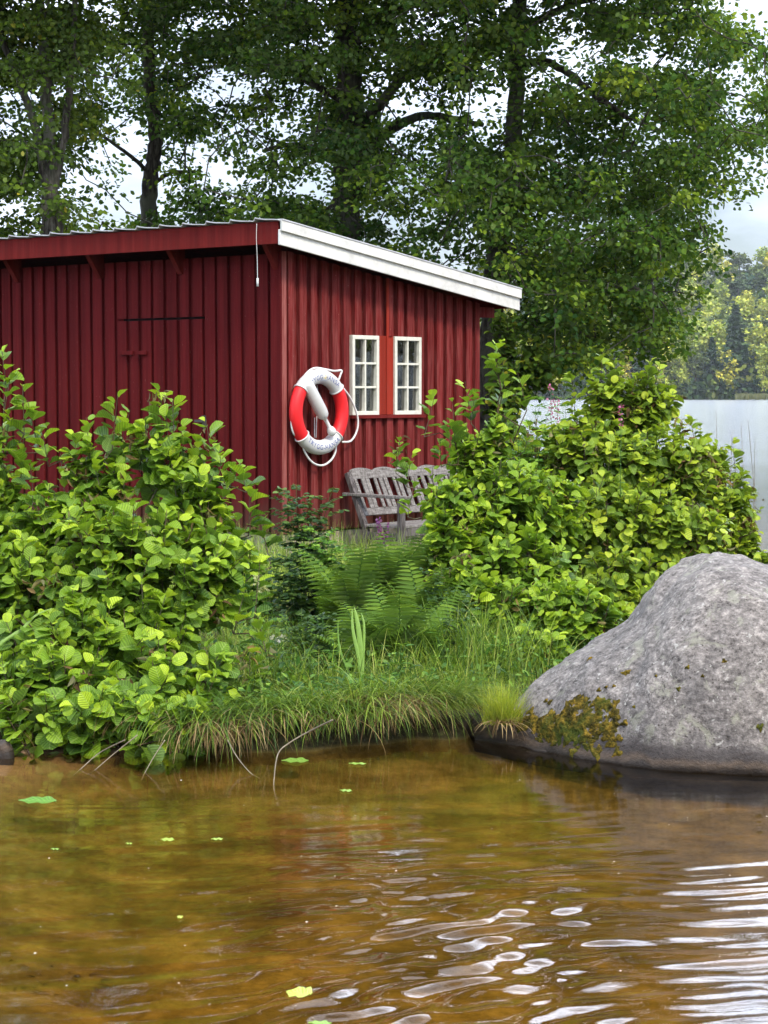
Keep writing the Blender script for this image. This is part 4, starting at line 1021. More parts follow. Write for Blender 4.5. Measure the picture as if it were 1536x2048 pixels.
# ------------------------------------------------------------------ alder bushes
def bush(name, base, blobs, nshoot, leafsize, mat, label, cat='bush', nbrown=10, seedpts=None, group=None, lpn=9, dens_in=.35, tipsx=()):
    base = np.array(base, float); root = empty(name, tuple(base), label=label, cat=cat, group=group)
    vol = np.array([b[3] * b[4] for b in blobs], float); pick = rng.choice(len(blobs), nshoot, p=vol / vol.sum())
    tips = []; outd = []
    for k_ in range(nshoot):
        px, py, Y, rx, ry = blobs[pick[k_]]
        c = PX(px, py, Y); mpp = Y / F; ax3 = np.array([rx * mpp, max(rx, ry) * mpp * .7, ry * mpp])
        d = rvec(1)[0]; d[1] = -abs(d[1]) if rng.random() < .62 else d[1]
        rad = rng.random() ** (dens_in); tips.append(c + d * ax3 * rad); outd.append(d * rad)
    for (px, py, Y) in tipsx: tips.append(PX(px, py, Y)); outd.append(np.array([0, 0, 1.0]))
    tips = np.array(tips); outd = np.array(outd)
    gz = ground_z(tips[:, 0], tips[:, 1]); ok = tips[:, 2] > np.maximum(gz, 0) + .05; tips, outd = tips[ok], outd[ok]; n = len(tips)
    d_sh = unit(outd * np.array([.8, .8, .55]) + np.array([0, 0, .75]) + rvec(n) * .35)
    L_ = rng.uniform(.16, .34, n) * (leafsize / .1)
    sbase = tips - d_sh * L_[:, None]
    sp_ = seedpts if seedpts is not None else [(0, 0, 0)]
    seeds = []
    for s_ in sp_: seeds.append(base + np.array(s_))
    A, B, ra, rb = grow(np.array(seeds), sbase, .10, .0030, .020, .5)
    A = np.vstack([A, sbase]); B = np.vstack([B, tips]); ra = np.concatenate([ra, np.full(n, .0032)]); rb = np.concatenate([rb, np.full(n, .0018)])
    tubes('stems', A - base, B - base, ra, rb, M['twig'], root, 5)
    P_, X_, N_, S_, Q_ = [], [], [], [], []
    for j in range(lpn):
        t = (j + .6) / lpn; aa = j * 2.4 + rng.uniform(0, 6.28, n)
        u = unit(np.cross(d_sh, rvec(n))); w = np.cross(d_sh, u); sd_ = u * np.cos(aa)[:, None] + w * np.sin(aa)[:, None]
        p = sbase + d_sh * (L_ * t)[:, None] + sd_ * .012
        out_ = unit(outd + 1e-6)
        axl = unit(sd_ * .9 + d_sh * (.25 + .5 * t) + out_ * .35 + np.array([0, 0, -.18]))
        nrm_ = unit(d_sh * .7 + np.array([0, 0, .55]) + out_ * .35 + rvec(n) * .62)
        P_.append(p); X_.append(axl); N_.append(nrm_)
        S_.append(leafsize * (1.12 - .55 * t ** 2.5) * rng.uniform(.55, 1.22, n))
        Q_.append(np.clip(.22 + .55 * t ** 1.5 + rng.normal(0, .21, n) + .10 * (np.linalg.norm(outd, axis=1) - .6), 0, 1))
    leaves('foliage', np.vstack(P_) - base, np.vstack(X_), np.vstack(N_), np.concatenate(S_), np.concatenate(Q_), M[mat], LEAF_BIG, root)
    if nbrown:
        bi = rng.choice(n, min(nbrown, n), replace=False); bc = np.repeat(sbase[bi] * .35 + tips[bi] * .65 + outd[bi] * .03, 15, 0); m_ = len(bc)
        leaves('withered_leaves', bc + rng.normal(0, .045, (m_, 3)) - base, unit(rvec(m_) + np.array([0, 0, -.5])), rvec(m_), rng.uniform(.04, .085, m_), rng.random(m_), M['cone'], DRY, root)
    return root
g = GX(270, 1495, 0.1)
bush('alder_bush', (-1.45, 11.95, .2), [(330, 905, 12.6, 70, 95), (200, 985, 12.6, 120, 110), (390, 1000, 12.5, 95, 110), (110, 1060, 12.5, 120, 120), (270, 1160, 12.1, 205, 190), (420, 1100, 12.2, 85, 110),
     (90, 1370, 11.45, 150, 120), (290, 1375, 11.4, 170, 110), (420, 1360, 11.6, 75, 110), (200, 1260, 11.8, 220, 120), (70, 1415, 11.1, 120, 50), (330, 1425, 11.0, 110, 50), (200, 1405, 11.1, 120, 45), (40, 1190, 12.2, 110, 140), (225, 850, 12.7, 30, 40)], 800, .104, 'bush_leaf',
     'big bright green alder bush in front of the front wall, overhanging the water', nbrown=50, dens_in=.46, seedpts=[(0, 0, 0), (.15, .1, .25), (-.2, 0, .25), (.3, .1, .45), (-.35, .1, .5), (0, .2, .6)],
     tipsx=[(60, 1470, 11.1), (130, 1455, 11.1), (150, 870, 12.6), (120, 900, 12.6), (260, 820, 12.6), (400, 870, 12.6), (440, 900, 12.5), (500, 980, 12.4), (505, 1090, 12.2), (520, 1120, 12.1), (490, 1180, 12), (515, 1230, 11.9), (500, 1300, 11.8), (60, 930, 12.6), (318, 778, 12.6), (345, 800, 12.6), (235, 790, 12.6), (172, 835, 12.6), (85, 868, 12.6), (480, 925, 12.5), (520, 1040, 12.4), (412, 838, 12.6), (340, 1490, 11.3), (185, 1465, 11.3), (430, 1440, 11.4), (300, 830, 12.6), (362, 850, 12.6), (470, 1040, 12.4)])
bush('alder_bush', (-2.5, 12.6, .25), [(-40, 930, 12.9, 60, 130), (-90, 1120, 12.6, 130, 170), (-100, 1330, 12.3, 120, 130), (10, 1000, 12.9, 50, 80)], 230, .11, 'bush_leaf',
     'alder bush cut by the left edge of the picture, tall shoots beside the red wall', nbrown=10, seedpts=[(0, 0, 0), (.1, 0, .4), (-.15, 0, .5)],
     tipsx=[(4, 702, 12.9), (22, 745, 12.9), (45, 768, 12.9), (55, 800, 12.9), (20, 800, 12.9), (5, 840, 12.9), (48, 860, 12.9)])
bush('alder_bush', (.75, 14.2, .3), [(940, 930, 14.6, 45, 90), (1010, 1010, 14.4, 120, 95), (930, 1080, 14.2, 75, 75), (1040, 1140, 14.0, 130, 90), (1130, 1220, 13.6, 130, 75), (1000, 1215, 13.6, 100, 65), (1060, 1285, 13.1, 85, 40), (1090, 1000, 14.6, 90, 80), (985, 870, 14.6, 40, 60), (900, 985, 14.2, 55, 50), (890, 1070, 14.0, 60, 60), (930, 1170, 13.8, 80, 75)], 760, .092, 'bush_leaf',
     'alder bush with long loose shoots overlapping the bench and right wall end', nbrown=46, seedpts=[(0, 0, 0), (.1, 0, .3), (-.1, 0, .35), (.25, 0, .5)],
     tipsx=[(1000, 682, 14.6), (990, 715, 14.6), (1035, 745, 14.6), (1010, 770, 14.6), (930, 762, 14.6), (870, 790, 14.5), (905, 800, 14.5), (950, 790, 14.6), (900, 845, 14.4), (800, 880, 14.3), (822, 905, 14.3), (880, 880, 14.4), (865, 935, 14.4), (1005, 820, 14.6), (830, 955, 14.2), (1060, 850, 14.7)])
bush('alder_bush', (2.1, 15.6, .3), [(1235, 800, 16.2, 75, 70), (1300, 800, 16.2, 55, 60), (1200, 920, 15.8, 130, 90), (1330, 930, 15.9, 110, 90), (1180, 1040, 15.3, 150, 110), (1320, 1060, 15.4, 150, 110), (1260, 1180, 14.8, 160, 90), (1080, 900, 16.0, 90, 55), (1150, 860, 16.0, 60, 40)], 860, .090, 'bush_leaf_far',
     'tallest alder bush on the right with a two-pointed top against the lake', nbrown=60, seedpts=[(0, 0, 0), (.15, 0, .4), (-.2, 0, .4), (.3, 0, .7), (-.3, 0, .8)],
     tipsx=[(1205, 700, 16.2), (1180, 735, 16.2), (1230, 720, 16.2), (1300, 715, 16.2), (1320, 730, 16.2), (1140, 745, 16.0), (1150, 790, 16.0), (1285, 750, 16.2)])
bush('alder_bush', (2.95, 16.4, .3), [(1410, 930, 17.0, 60, 70), (1450, 1020, 16.8, 75, 95), (1430, 1100, 16.6, 90, 90), (1480, 1090, 16.6, 40, 60), (1350, 1000, 16.9, 60, 90)], 330, .086, 'bush_leaf_far',
     'fine-leaved alder bush behind the boulder at the edge of the lake', nbrown=26, seedpts=[(0, 0, 0), (.1, 0, .4), (-.1, 0, .5)],
     tipsx=[(1465, 878, 17.0), (1440, 900, 17.0), (1400, 850, 17.0), (1500, 1100, 16.6), (1380, 830, 17)])
bush('alder_bush', (3.2, 14.9, .2), [(1530, 1130, 15.2, 40, 20), (1590, 1120, 15.2, 70, 40)], 60, .085, 'bush_leaf_far', 'low leafy shoots peeping over the top of the boulder at the right edge', nbrown=0)
# young light tree beneath the spreading alder, behind the far end of the wall
bush('young_alder', (1.25, 21.6, .35), [(1010, 660, 22.2, 40, 40), (1060, 720, 22.4, 60, 60), (1010, 790, 22.0, 50, 90)], 130, .09, 'tree_leaf_light', 'young pale-leaved tree behind the far end of the boathouse', 'young tree', nbrown=0, lpn=8)

# ------------------------------------------------------------------ ferns
def fern(px, py, Y, n, L, label, tilt=.35, mat='fern'):
    b0 = PX(px, py, Y); gz = max(ground_at(b0[0], b0[1]), .05); b0[2] = gz
    root = empty('fern', tuple(b0), label=label, cat='fern', group='ferns in front of the bench')
    for k_ in range(n):
        az = 2 * math.pi * k_ / n + rng.uniform(-.25, .25); ln = L * rng.uniform(.75, 1.1); lean = rng.uniform(.12, .45); curl = rng.uniform(.5, 1.25)
        m = 23; p = np.zeros(3); pts = []; dirs = []
        hd_ = np.array([math.sin(az), math.cos(az), 0]); side = np.array([math.cos(az), -math.sin(az), 0])
        for i in range(m):
            pts.append(p.copy()); a = lean + curl * (i / m) ** 1.6; d = hd_ * math.sin(a) + np.array([0, 0, 1]) * math.cos(a); dirs.append(d); p = p + d * ln / m
        pts = np.array(pts); dirs = np.array(dirs)
        t = np.arange(m) / m; sel = t > .16; tt = t[sel]; env = np.sin(np.clip((tt - .10) / .9, 0, 1) ** .62 * math.pi) ** .75
        P_, X_, N_, S_ = [], [], [], []
        for s_ in (-1, 1):
            nn = np.cross(side, dirs[sel]); nn = nn * np.sign(nn[:, 2:3] + 1e-6)
            P_.append(pts[sel] + dirs[sel] * (ln / m * .5 * (s_ > 0))); X_.append(unit(side * s_ + dirs[sel] * .35 - np.array([0, 0, .12]))); N_.append(nn + rvec(len(nn)) * .12); S_.append(env * ln * .235 + .012)
        P_ = np.vstack(P_); q = len(P_)
        # each pinna is itself feathered: three overlapping leaflets rows along it
        PP, XX, NN, SS = [], [], [], []
        Pc, Xc, Nc, Sc = P_, np.vstack(X_), np.vstack(N_), np.concatenate(S_)
        fr = leaves('frond', Pc, Xc, Nc, Sc, np.clip(.3 + .5 * rng.random(q) + .0 * Sc, 0, 1), M[mat], [rows_template((0, .12, .35, .6, .8, 1.0), (.03, .105, .098, .076, .045, .004), .35, .22)], root)
        mb_ = MB(); mb_.tube([tuple(q_) for q_ in pts[::3]], list(np.linspace(.004, .0012, len(pts[::3]))), 5); o = mb_.build('stalk', M['herb_light'], fr, True)
fern(770, 1240, 14.0, 13, .86, 'tall dark fern with upright fronds below the bench seat')
fern(705, 1250, 13.7, 11, .76, 'fern with arching fronds left of the tall one, behind the iris blades')
fern(800, 1320, 12.7, 12, .68, 'drooping fern nearest the water, low in the middle of the bank')
fern(850, 1260, 13.5, 11, .70, 'fern on the right of the group, against the alder bush')
fern(725, 1345, 12.6, 10, .56, 'small fern at the foot of the group beside the brown stump of grass')

# ------------------------------------------------------------------ herbs, flowers
def herb(name, px, py, Y, H, nstem, label, mat, cat='plant', leafl=.10, spread=.10, compound=True, flower=None, template=None, group=None):
    b0 = PX(px, py, Y); b0[2] = max(ground_at(b0[0], b0[1]), .03); root = empty(name, tuple(b0), label=label, cat=cat, group=group)
    mb_ = MB(); P_, X_, N_, S_ = [], [], [], []; FP = []
    for s_ in range(nstem):
        az = rng.uniform(0, 6.28); h = H * rng.uniform(.72, 1.03) if s_ else H; tipo = np.array([math.sin(az), math.cos(az), 0]) * spread * rng.uniform(.3, 1.2)
        pts = [tipo * .25 * (i / 6) + tipo * .75 * (i / 6) ** 2 + np.array([0, 0, h * i / 6]) + rng.normal(0, .006, 3) * (i > 0) for i in range(7)]
        mb_.tube([tuple(q) for q in pts], list(np.linspace(.0045, .0015, 7)), 5)
        pts = np.array(pts); nl = int(h / .055)
        for j in range(nl):
            t = (j + 1) / nl * (1 if not flower else .8); p = np.array([np.interp(t * 6, range(7), pts[:, k_]) for k_ in range(3)])
            for q_ in range(2):
                a = j * 1.57 + q_ * math.pi + rng.uniform(-.3, .3); d = np.array([math.sin(a), math.cos(a), .35 - .3 * (1 - t)])
                ll = leafl * (1.15 - .6 * t) * rng.uniform(.7, 1.2)
                if compound:
                    sd_ = np.array([d[1], -d[0], 0])
                    for i in range(5):
                        u = (i + 1) / 5
                        for sg in ((-1, 1) if i < 4 else (0,)):
                            P_.append(p + d * ll * 1.3 * u); X_.append(d * .6 + sd_ * sg + np.array([0, 0, -.15])); N_.append(np.array([0, 0, 1.]) + rng.normal(0, .3, 3)); S_.append(ll * .5)
                else:
                    P_.append(p); X_.append(d); N_.append(np.array([0, 0, 1.]) + rng.normal(0, .3, 3)); S_.append(ll)
        if flower: FP.append(pts)
    mb_.build('stem', M['herb_light'], root, True)
    n = len(P_); leaves('foliage', np.array(P_), np.array(X_), np.array(N_), np.array(S_), rng.random(n), M[mat], template or LEAF_SMALL, root)
    if flower:
        fm, r0, frac = flower; PP = []; XX = []
        for pts in FP:
            for j in range(int(70 * frac / .25)):
                t = 1 - frac * rng.random(); p = np.array([np.interp(t * 6, range(7), pts[:, k_]) for k_ in range(3)]); d = rvec(1)[0]; d[2] *= .4
                rr_ = r0 * (1.15 - .8 * ((t - (1 - frac)) / frac)); PP.append(p + d * rr_ * rng.random()); XX.append(d + np.array([0, 0, .3]))
        n = len(PP); leaves('blossom', np.array(PP), np.array(XX), rvec(n), rng.uniform(.012, .022, n), rng.random(n), M[fm], PETAL, root)
    return root
def at_h(px, py_top, py_base, Y):    # stem height from its top pixel to the ground
    t = PX(px, py_top, Y); return max(.14, t[2] - max(ground_at(t[0], t[1]), .03))
herb('leafy_herb', 612, 1240, 14.6, at_h(600, 985, 0, 14.6), 6, 'dark blue-green herb with feathery leaves in front of the corner', 'herb', leafl=.15, spread=.17)
herb('leafy_herb', 655, 1260, 14.3, at_h(650, 1060, 0, 14.3), 5, 'lighter feathery herb between the dark herb and the ferns', 'herb_light', leafl=.13, spread=.16)
herb('leafy_herb', 585, 1260, 14.2, at_h(585, 1100, 0, 14.2), 4, 'short dark herb at the foot of the tall feathery one', 'herb', leafl=.12, spread=.14)
herb('purple_loosestrife', 770, 1180, 14.6, at_h(770, 1036, 0, 14.6), 2, 'purple flower spike in front of the bench legs', 'herb', 'flower', .07, .04, False, ('purple', .020, .20), LANCE)
herb('purple_loosestrife', 840, 1230, 14.3, at_h(842, 1088, 0, 14.3), 2, 'paler purple flower spike right of the ferns', 'herb', 'flower', .07, .05, False, ('purple', .016, .16), LANCE)
herb('fireweed', 1112, 900, 17.4, at_h(1114, 768, 0, 17.4), 2, 'pink fireweed spike standing out against the dark far shore', 'herb_light', 'flower', .08, .05, False, ('pink', .035, .16), LANCE)
herb('fireweed', 1240, 900, 15.2, at_h(1238, 812, 0, 15.2), 1, 'faded pink fireweed among the leaves of the tallest bush', 'herb_light', 'flower', .07, .04, False, ('pink', .022, .10), LANCE)
herb('meadowsweet', 545, 1230, 14.6, at_h(545, 1150, 0, 14.6), 4, 'cream plumed meadowsweet on the grass between the bush and the dark herb', 'herb_light', 'flower', .08, .14, False, ('cream', .05, .22))
herb('leafy_herb', 505, 1240, 14.8, at_h(505, 1090, 0, 14.8), 6, 'pale green leafy weed below the corner foundation, beside the left bush', 'herb_light', leafl=.10, spread=.22)
herb('willow_herb', 868, 1370, 12.6, at_h(868, 1290, 0, 12.6), 3, 'small bright herb with narrow leaf rosettes above the grassy bank', 'herb_light', 'plant', .09, .07, False, None, LANCE)
herb('willow_herb', 645, 1400, 12.2, at_h(655, 1345, 0, 12.2), 3, 'small herb beside the pale stem on the bank', 'herb_light', 'plant', .08, .07, False, None, LANCE)
herb('creeping_weed', 560, 1440, 11.5, at_h(565, 1370, 0, 11.5), 7, 'grey-green leafy weed hanging at the left end of the grassy bank', 'herb_light', 'plant', .07, .13, False)
herb('creeping_weed', 600, 1490, 11.3, .17, 6, 'low leafy weed at the waterline below the bleached twig', 'herb_light', 'plant', .06, .12, False)
for (hx, hy, hY, ht, hn, hm, hl) in ((650, 1330, 12.7, 1240, 6, 'herb', 'dark feathery herb left of the iris blades'), (870, 1330, 12.7, 1240, 6, 'herb', 'dark feathery herb right of the drooping fern'),
      (905, 1300, 13.2, 1150, 5, 'herb', 'dark herb stems between the ferns and the right bush'), (600, 1330, 13.0, 1230, 6, 'herb', 'dark low herb just right of the white flower'), (960, 1330, 12.8, 1270, 6, 'herb_light', 'bright feathery herb at the foot of the right bush')):
    herb('leafy_herb', hx, hy, hY, at_h(hx, ht, 0, hY), hn, hl, hm, leafl=.11, spread=.2)
for k_, (hx, hb, hY, hh_, hl) in enumerate(((610, 1400, 12.0, .30, 'leftmost bright willow-leaved herb in the bank grass'), (675, 1380, 12.3, .34, 'willow-leaved herb left of the iris blades'), (755, 1385, 12.1, .26, 'low willow-leaved herb at the right foot of the iris blades'),
      (800, 1390, 12.1, .34, 'willow-leaved herb between the iris and the right bush'), (840, 1400, 12.0, .28, 'willow-leaved herb above the swept grass'), (905, 1380, 12.3, .36, 'willow-leaved herb nearest the yellow sedge'), (560, 1390, 12.1, .34, 'willow-leaved herb against the left bush'))):
    herb('willow_herb', hx, hb, hY, hh_, 4, hl, 'herb_light' if k_ % 2 else 'herb', 'plant', .10, .12, False, None, LANCE)
# white flower
p = PX(560, 1278, 12.9); n = 26
for (hx, hb, hY, ht, hl) in ((1040, 950, 15.6, 800, 'thin-stemmed weed against the lake, left of the fireweed'), (1085, 950, 15.8, 815, 'leafy weed against the lake below the fireweed'), (1130, 950, 16.2, 812, 'leafy weed between the fireweed and the tallest bush')):
    herb('lakeside_weed', hx, hb, hY, at_h(hx, ht, 0, hY), 5, hl, 'herb_light', leafl=.09, spread=.25)
wf = empty('white_flower', tuple(p), label='small white flower above the grass between the left bush and the ferns', cat='flower')
leaves('petals', rng.normal(0, .018, (n, 3)) * np.array([1.5, 1, .7]), rvec(n), rvec(n), rng.uniform(.02, .036, n), rng.random(n), M['petal_white'], PETAL, wf)
q = MB(); q.tube([(0, 0, 0), (.03, .02, -.15), (.05, .03, -p[2] + .25)], .003, 5); q.build('stem', M['herb_light'], wf, True)

# ------------------------------------------------------------------ grass
def clip_land(P_, lo=.02): d = land_d(P_[:, 0], P_[:, 1]); return d > lo
def field(n, x0, x1, y0, y1, lo=.05):
    P_ = np.stack([rng.uniform(x0, x1, n), rng.uniform(y0, y1, n), np.zeros(n)], -1); P_ = P_[clip_land(P_, lo)]
    # keep clear of the boathouse
    q = P_[:, :2] - CXY; lx = q @ E1; ly = q @ E2; P_ = P_[~((lx > -.02) & (lx < LX) & (ly > -.02) & (ly < LY))]
    P_[:, 2] = ground_z(P_[:, 0], P_[:, 1]) - .01; return P_
P_ = field(36000, -4.5, 3.6, 12.0, 21, .4); n = len(P_)
tag(blades('grass', P_, rng.uniform(0, 6.28, n), rng.uniform(.09, .24, n), rng.uniform(0, .4, n), rng.uniform(.2, 1.1, n), rng.uniform(.004, .007, n), rng.random(n), M['lawn'], segs=4), 'pale green grass between the bushes and the boathouse', 'grass', kind='stuff')
P_ = field(3500, -9, 4, 19, 34, .3); n = len(P_)
tag(blades('grass', P_, rng.uniform(0, 6.28, n), rng.uniform(.2, .5, n), rng.uniform(0, .4, n), rng.uniform(.2, 1.0, n), rng.uniform(.01, .02, n), rng.random(n) * .7, M['grass'], segs=4), 'rough grass under the tall trees behind the boathouse', 'grass', kind='stuff')
P_ = field(6000, -2.6, 1.4, 15.6, 19.2, .4); n = len(P_)
tag(blades('grass', P_, rng.uniform(0, 6.28, n), rng.uniform(.28, .56, n), rng.uniform(0, .3, n), rng.uniform(.2, 1.0, n), rng.uniform(.005, .009, n), rng.random(n), M['lawn'], segs=4), 'taller pale grass against the foundation of the boathouse', 'grass', kind='stuff')
# ground cover on the bank: small leaves
P_ = field(6000, -1.2, 1.3, 11.3, 15.2, .10); P_ = P_[fbm(P_[:, 0] * 3, P_[:, 1] * 3, 2, 14) > .42]; n = len(P_); P_[:, 2] += rng.uniform(.02, .24, n)
tag(leaves('weeds', P_, unit(rvec(n) + np.array([0, -.2, .1])), unit(np.array([0, -.4, 1.]) + rvec(n) * .5), rng.uniform(.03, .06, n), rng.random(n), M['weed'], LEAF_TINY), 'low leafy weeds among the ferns and grass', 'weeds', kind='stuff')
def tussock(px, py, Y, n, L, spread, label, mat='grass', lean=(.1, .6), curl=(.8, 1.8), w=(.004, .008), azc=None, azw=3.14, dz=0, rmax=1.0, name='grass_tussock', straw=0):
    b0 = PX(px, py, Y) if Y else GX(px, py, .05); gz = ground_at(b0[0], b0[1]); b0[2] = max(gz, 0.0) + dz
    root = empty(name, tuple(b0), label=label, cat='grass tuft', group='grass tufts on the bank')
    az = (azc if azc is not None else 0) + rng.uniform(-azw, azw, n); off = np.stack([rng.normal(0, spread, n), rng.normal(0, spread * .6, n), np.zeros(n)], -1)
    off[:, 2] = -.02
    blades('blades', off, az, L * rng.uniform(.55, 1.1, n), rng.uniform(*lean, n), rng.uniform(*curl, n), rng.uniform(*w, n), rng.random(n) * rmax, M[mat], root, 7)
    if straw:
        az = (azc if azc is not None else 0) + rng.uniform(-azw, azw, straw); off = np.stack([rng.normal(0, spread * .8, straw), rng.normal(-.07, spread * .4, straw), np.full(straw, -.0)], -1)
        blades('dead_blades', off, az, L * rng.uniform(.4, .75, straw), rng.uniform(.9, 1.5, straw), rng.uniform(1.0, 1.7, straw), rng.uniform(.005, .009, straw), rng.random(straw), M['straw'], root, 7)
    return root
pi = math.pi
tussock(765, 1400, 11.42, 330, .42, .13, 'long grass tuft draping over brown dead blades at the middle of the bank', lean=(.3, .9), curl=(1.0, 2.3), azc=pi, azw=2.2, straw=620, dz=.16)
tussock(690, 1405, 11.30, 520, .46, .15, 'dense light green grass tuft left of the brown blades', lean=(.3, .9), curl=(1.0, 2.4), azc=pi, azw=2.0, straw=60, dz=.12)
tussock(620, 1420, 11.22, 380, .42, .13, 'grass tuft leaning to the water below the white flower', lean=(.3, .9), curl=(1.0, 2.4), azc=pi, azw=2.0, straw=30, dz=.10)
tussock(865, 1395, 11.68, 620, .52, .15, 'fine grass tuft swept to the right over the stones', lean=(.6, 1.0), curl=(.6, 1.4), azc=pi * .74, azw=.7, w=(.003, .005), dz=.08)
tussock(840, 1420, 11.58, 300, .50, .12, 'fine drooping grass tuft between the brown blades and the swept one', lean=(.5, 1.0), curl=(.9, 1.8), azc=pi * .75, azw=.8, w=(.003, .005), straw=30, dz=.09)
tussock(1003, 1425, 11.32, 650, .25, .042, 'yellow-green sedge tuft beside the boulder', 'sedge', lean=(.0, .75), curl=(.1, .7), w=(.0025, .004), name='sedge_tuft', straw=70, dz=.13)
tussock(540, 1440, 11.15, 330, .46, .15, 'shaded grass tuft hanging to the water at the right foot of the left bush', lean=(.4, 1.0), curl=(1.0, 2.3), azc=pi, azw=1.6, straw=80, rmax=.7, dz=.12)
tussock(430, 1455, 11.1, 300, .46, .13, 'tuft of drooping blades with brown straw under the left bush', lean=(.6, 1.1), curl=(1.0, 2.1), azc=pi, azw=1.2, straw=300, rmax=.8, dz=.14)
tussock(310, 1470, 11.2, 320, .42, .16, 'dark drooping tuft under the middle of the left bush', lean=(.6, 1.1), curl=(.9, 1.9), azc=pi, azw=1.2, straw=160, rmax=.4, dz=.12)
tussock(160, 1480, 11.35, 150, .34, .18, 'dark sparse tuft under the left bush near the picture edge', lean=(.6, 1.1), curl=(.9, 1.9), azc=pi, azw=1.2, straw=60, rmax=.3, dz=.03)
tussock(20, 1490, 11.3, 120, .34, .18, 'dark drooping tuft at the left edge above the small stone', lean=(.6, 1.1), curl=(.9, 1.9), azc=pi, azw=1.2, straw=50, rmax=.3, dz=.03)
tussock(930, 1330, 12.7, 260, .60, .14, 'tall coarse grass in front of the right bush', lean=(.0, .5), curl=(.4, 1.5), w=(.006, .012), rmax=.95)
tussock(1000, 1300, 13.0, 200, .55, .14, 'tall grass at the foot of the right bush beside the boulder', lean=(.0, .5), curl=(.4, 1.5), w=(.005, .010), rmax=.9)
tussock(870, 1290, 13.2, 220, .60, .15, 'grass with arching pale blades right of the ferns', lean=(.0, .5), curl=(.5, 1.7), w=(.006, .011))
tussock(580, 1330, 12.9, 420, .42, .17, 'soft bright grass tuft under the white flower', lean=(.1, .7), curl=(.6, 1.8), w=(.003, .006))
tussock(520, 1340, 12.9, 420, .46, .16, 'soft bright grass tuft against the left bush', lean=(.1, .7), curl=(.6, 1.8), w=(.003, .006))
tussock(545, 1250, 13.8, 380, .36, .2, 'pale fine grass tuft below the meadowsweet', 'lawn', lean=(.1, .7), curl=(.6, 1.6), w=(.003, .006))
tussock(650, 1330, 12.8, 260, .48, .14, 'grass tuft in front of the left fern', lean=(.1, .6), curl=(.6, 1.8), w=(.004, .009))
tussock(820, 1370, 12.2, 300, .34, .14, 'short grass tuft behind the long draping one', lean=(.1, .7), curl=(.6, 1.8))
tussock(720, 1370, 12.2, 300, .30, .14, 'short grass tuft around the foot of the iris blades', lean=(.1, .7), curl=(.6, 1.8))
tussock(940, 1400, 12.1, 260, .36, .12, 'grass tuft between the swept grass and the yellow sedge', lean=(.2, .9), curl=(.6, 1.6), w=(.003, .006), straw=60)
for (tx_, ty_, tY, tn_, tL, tl_) in ((600, 1390, 12.0, 260, .42, 'upright grass clump behind the waterside tufts, left of the bleached stem'), (680, 1385, 12.0, 240, .40, 'upright grass clump just left of the iris blades'), (790, 1380, 12.1, 260, .44, 'upright grass clump just right of the iris blades'),
      (850, 1350, 12.4, 260, .52, 'tall seeding grass clump below the right-hand fern'), (905, 1385, 12.1, 240, .46, 'bright grass clump left of the yellow sedge'), (960, 1350, 12.5, 260, .55, 'tall grass clump behind the yellow sedge'), (500, 1400, 11.9, 240, .46, 'bright grass clump spilling out from the left bush'), (1045, 1330, 12.9, 160, .42, 'grass clump between the sedge and the right bush')):
    tussock(tx_, ty_, tY, tn_, tL, .15, tl_, lean=(.0, .65), curl=(.2, 1.7), w=(.004, .010))
def blade_plant(name, base, pts, widths, label, cat, mat='reed', group=None):
    """broad blades, each a ribbon along given pixels"""
    b0 = PX(*base); root = empty(name, tuple(b0), label=label, cat=cat)
    for (pp, Y, w) in pts:
        sp_ = spline([PX(a, b, Y + .02 * i) for i, (a, b) in enumerate(pp)], 6); m = len(sp_); V_ = []; U_ = []
        for i, c in enumerate(sp_):
            t = i / (m - 1); ww = w * (.35 + .75 * math.sin(min(1, t * 1.3) * pi * .5)) * (1 - t ** 2.6) + .0008
            d = (sp_[min(i + 1, m - 1)] - sp_[max(i - 1, 0)]).normalized(); s_ = d.cross(Vector((.25, 1, 0))).normalized()
            for sx in (-1, 0, 1): V_.append(tuple(c + s_ * (ww * .5 * sx) + Vector((0, -.004 * (1 - abs(sx)), 0)) - Vector(b0)))
        F_ = [(i * 3 + j, i * 3 + j + 1, i * 3 + j + 4, i * 3 + j + 3) for i in range(m - 1) for j in (0, 1)]
        np_mesh('blade', np.array(V_), np.array(F_), M[mat], root, True, np.full(len(V_), rng.uniform(.35, .85)))
    return root
blade_plant('iris_plant', (722, 1378, 12.0), [([(722, 1378), (718, 1320), (706, 1260), (704, 1215)], 12.0, .024), ([(724, 1378), (723, 1320), (716, 1250), (708, 1213)], 12.02, .036), ([(723, 1378), (727, 1310), (728, 1250), (722, 1225)], 12.04, .018),
      ([(715, 1380), (695, 1340), (678, 1290), (676, 1235)], 12.1, .014)], None, 'upright pale green iris blades in the middle of the bank', 'iris')
blade_plant('reed_plant', (-30, 1330, 11.5), [([(-30, 1320), (10, 1280), (40, 1262), (70, 1232), (105, 1216)], 11.5, .018), ([(-10, 1300), (40, 1262), (70, 1285), (90, 1325)], 11.52, .022), ([(-10, 1290), (25, 1275), (45, 1300), (44, 1355)], 11.54, .018)], None, 'pale bent reed blades in front of the left bush at the picture edge', 'reed')
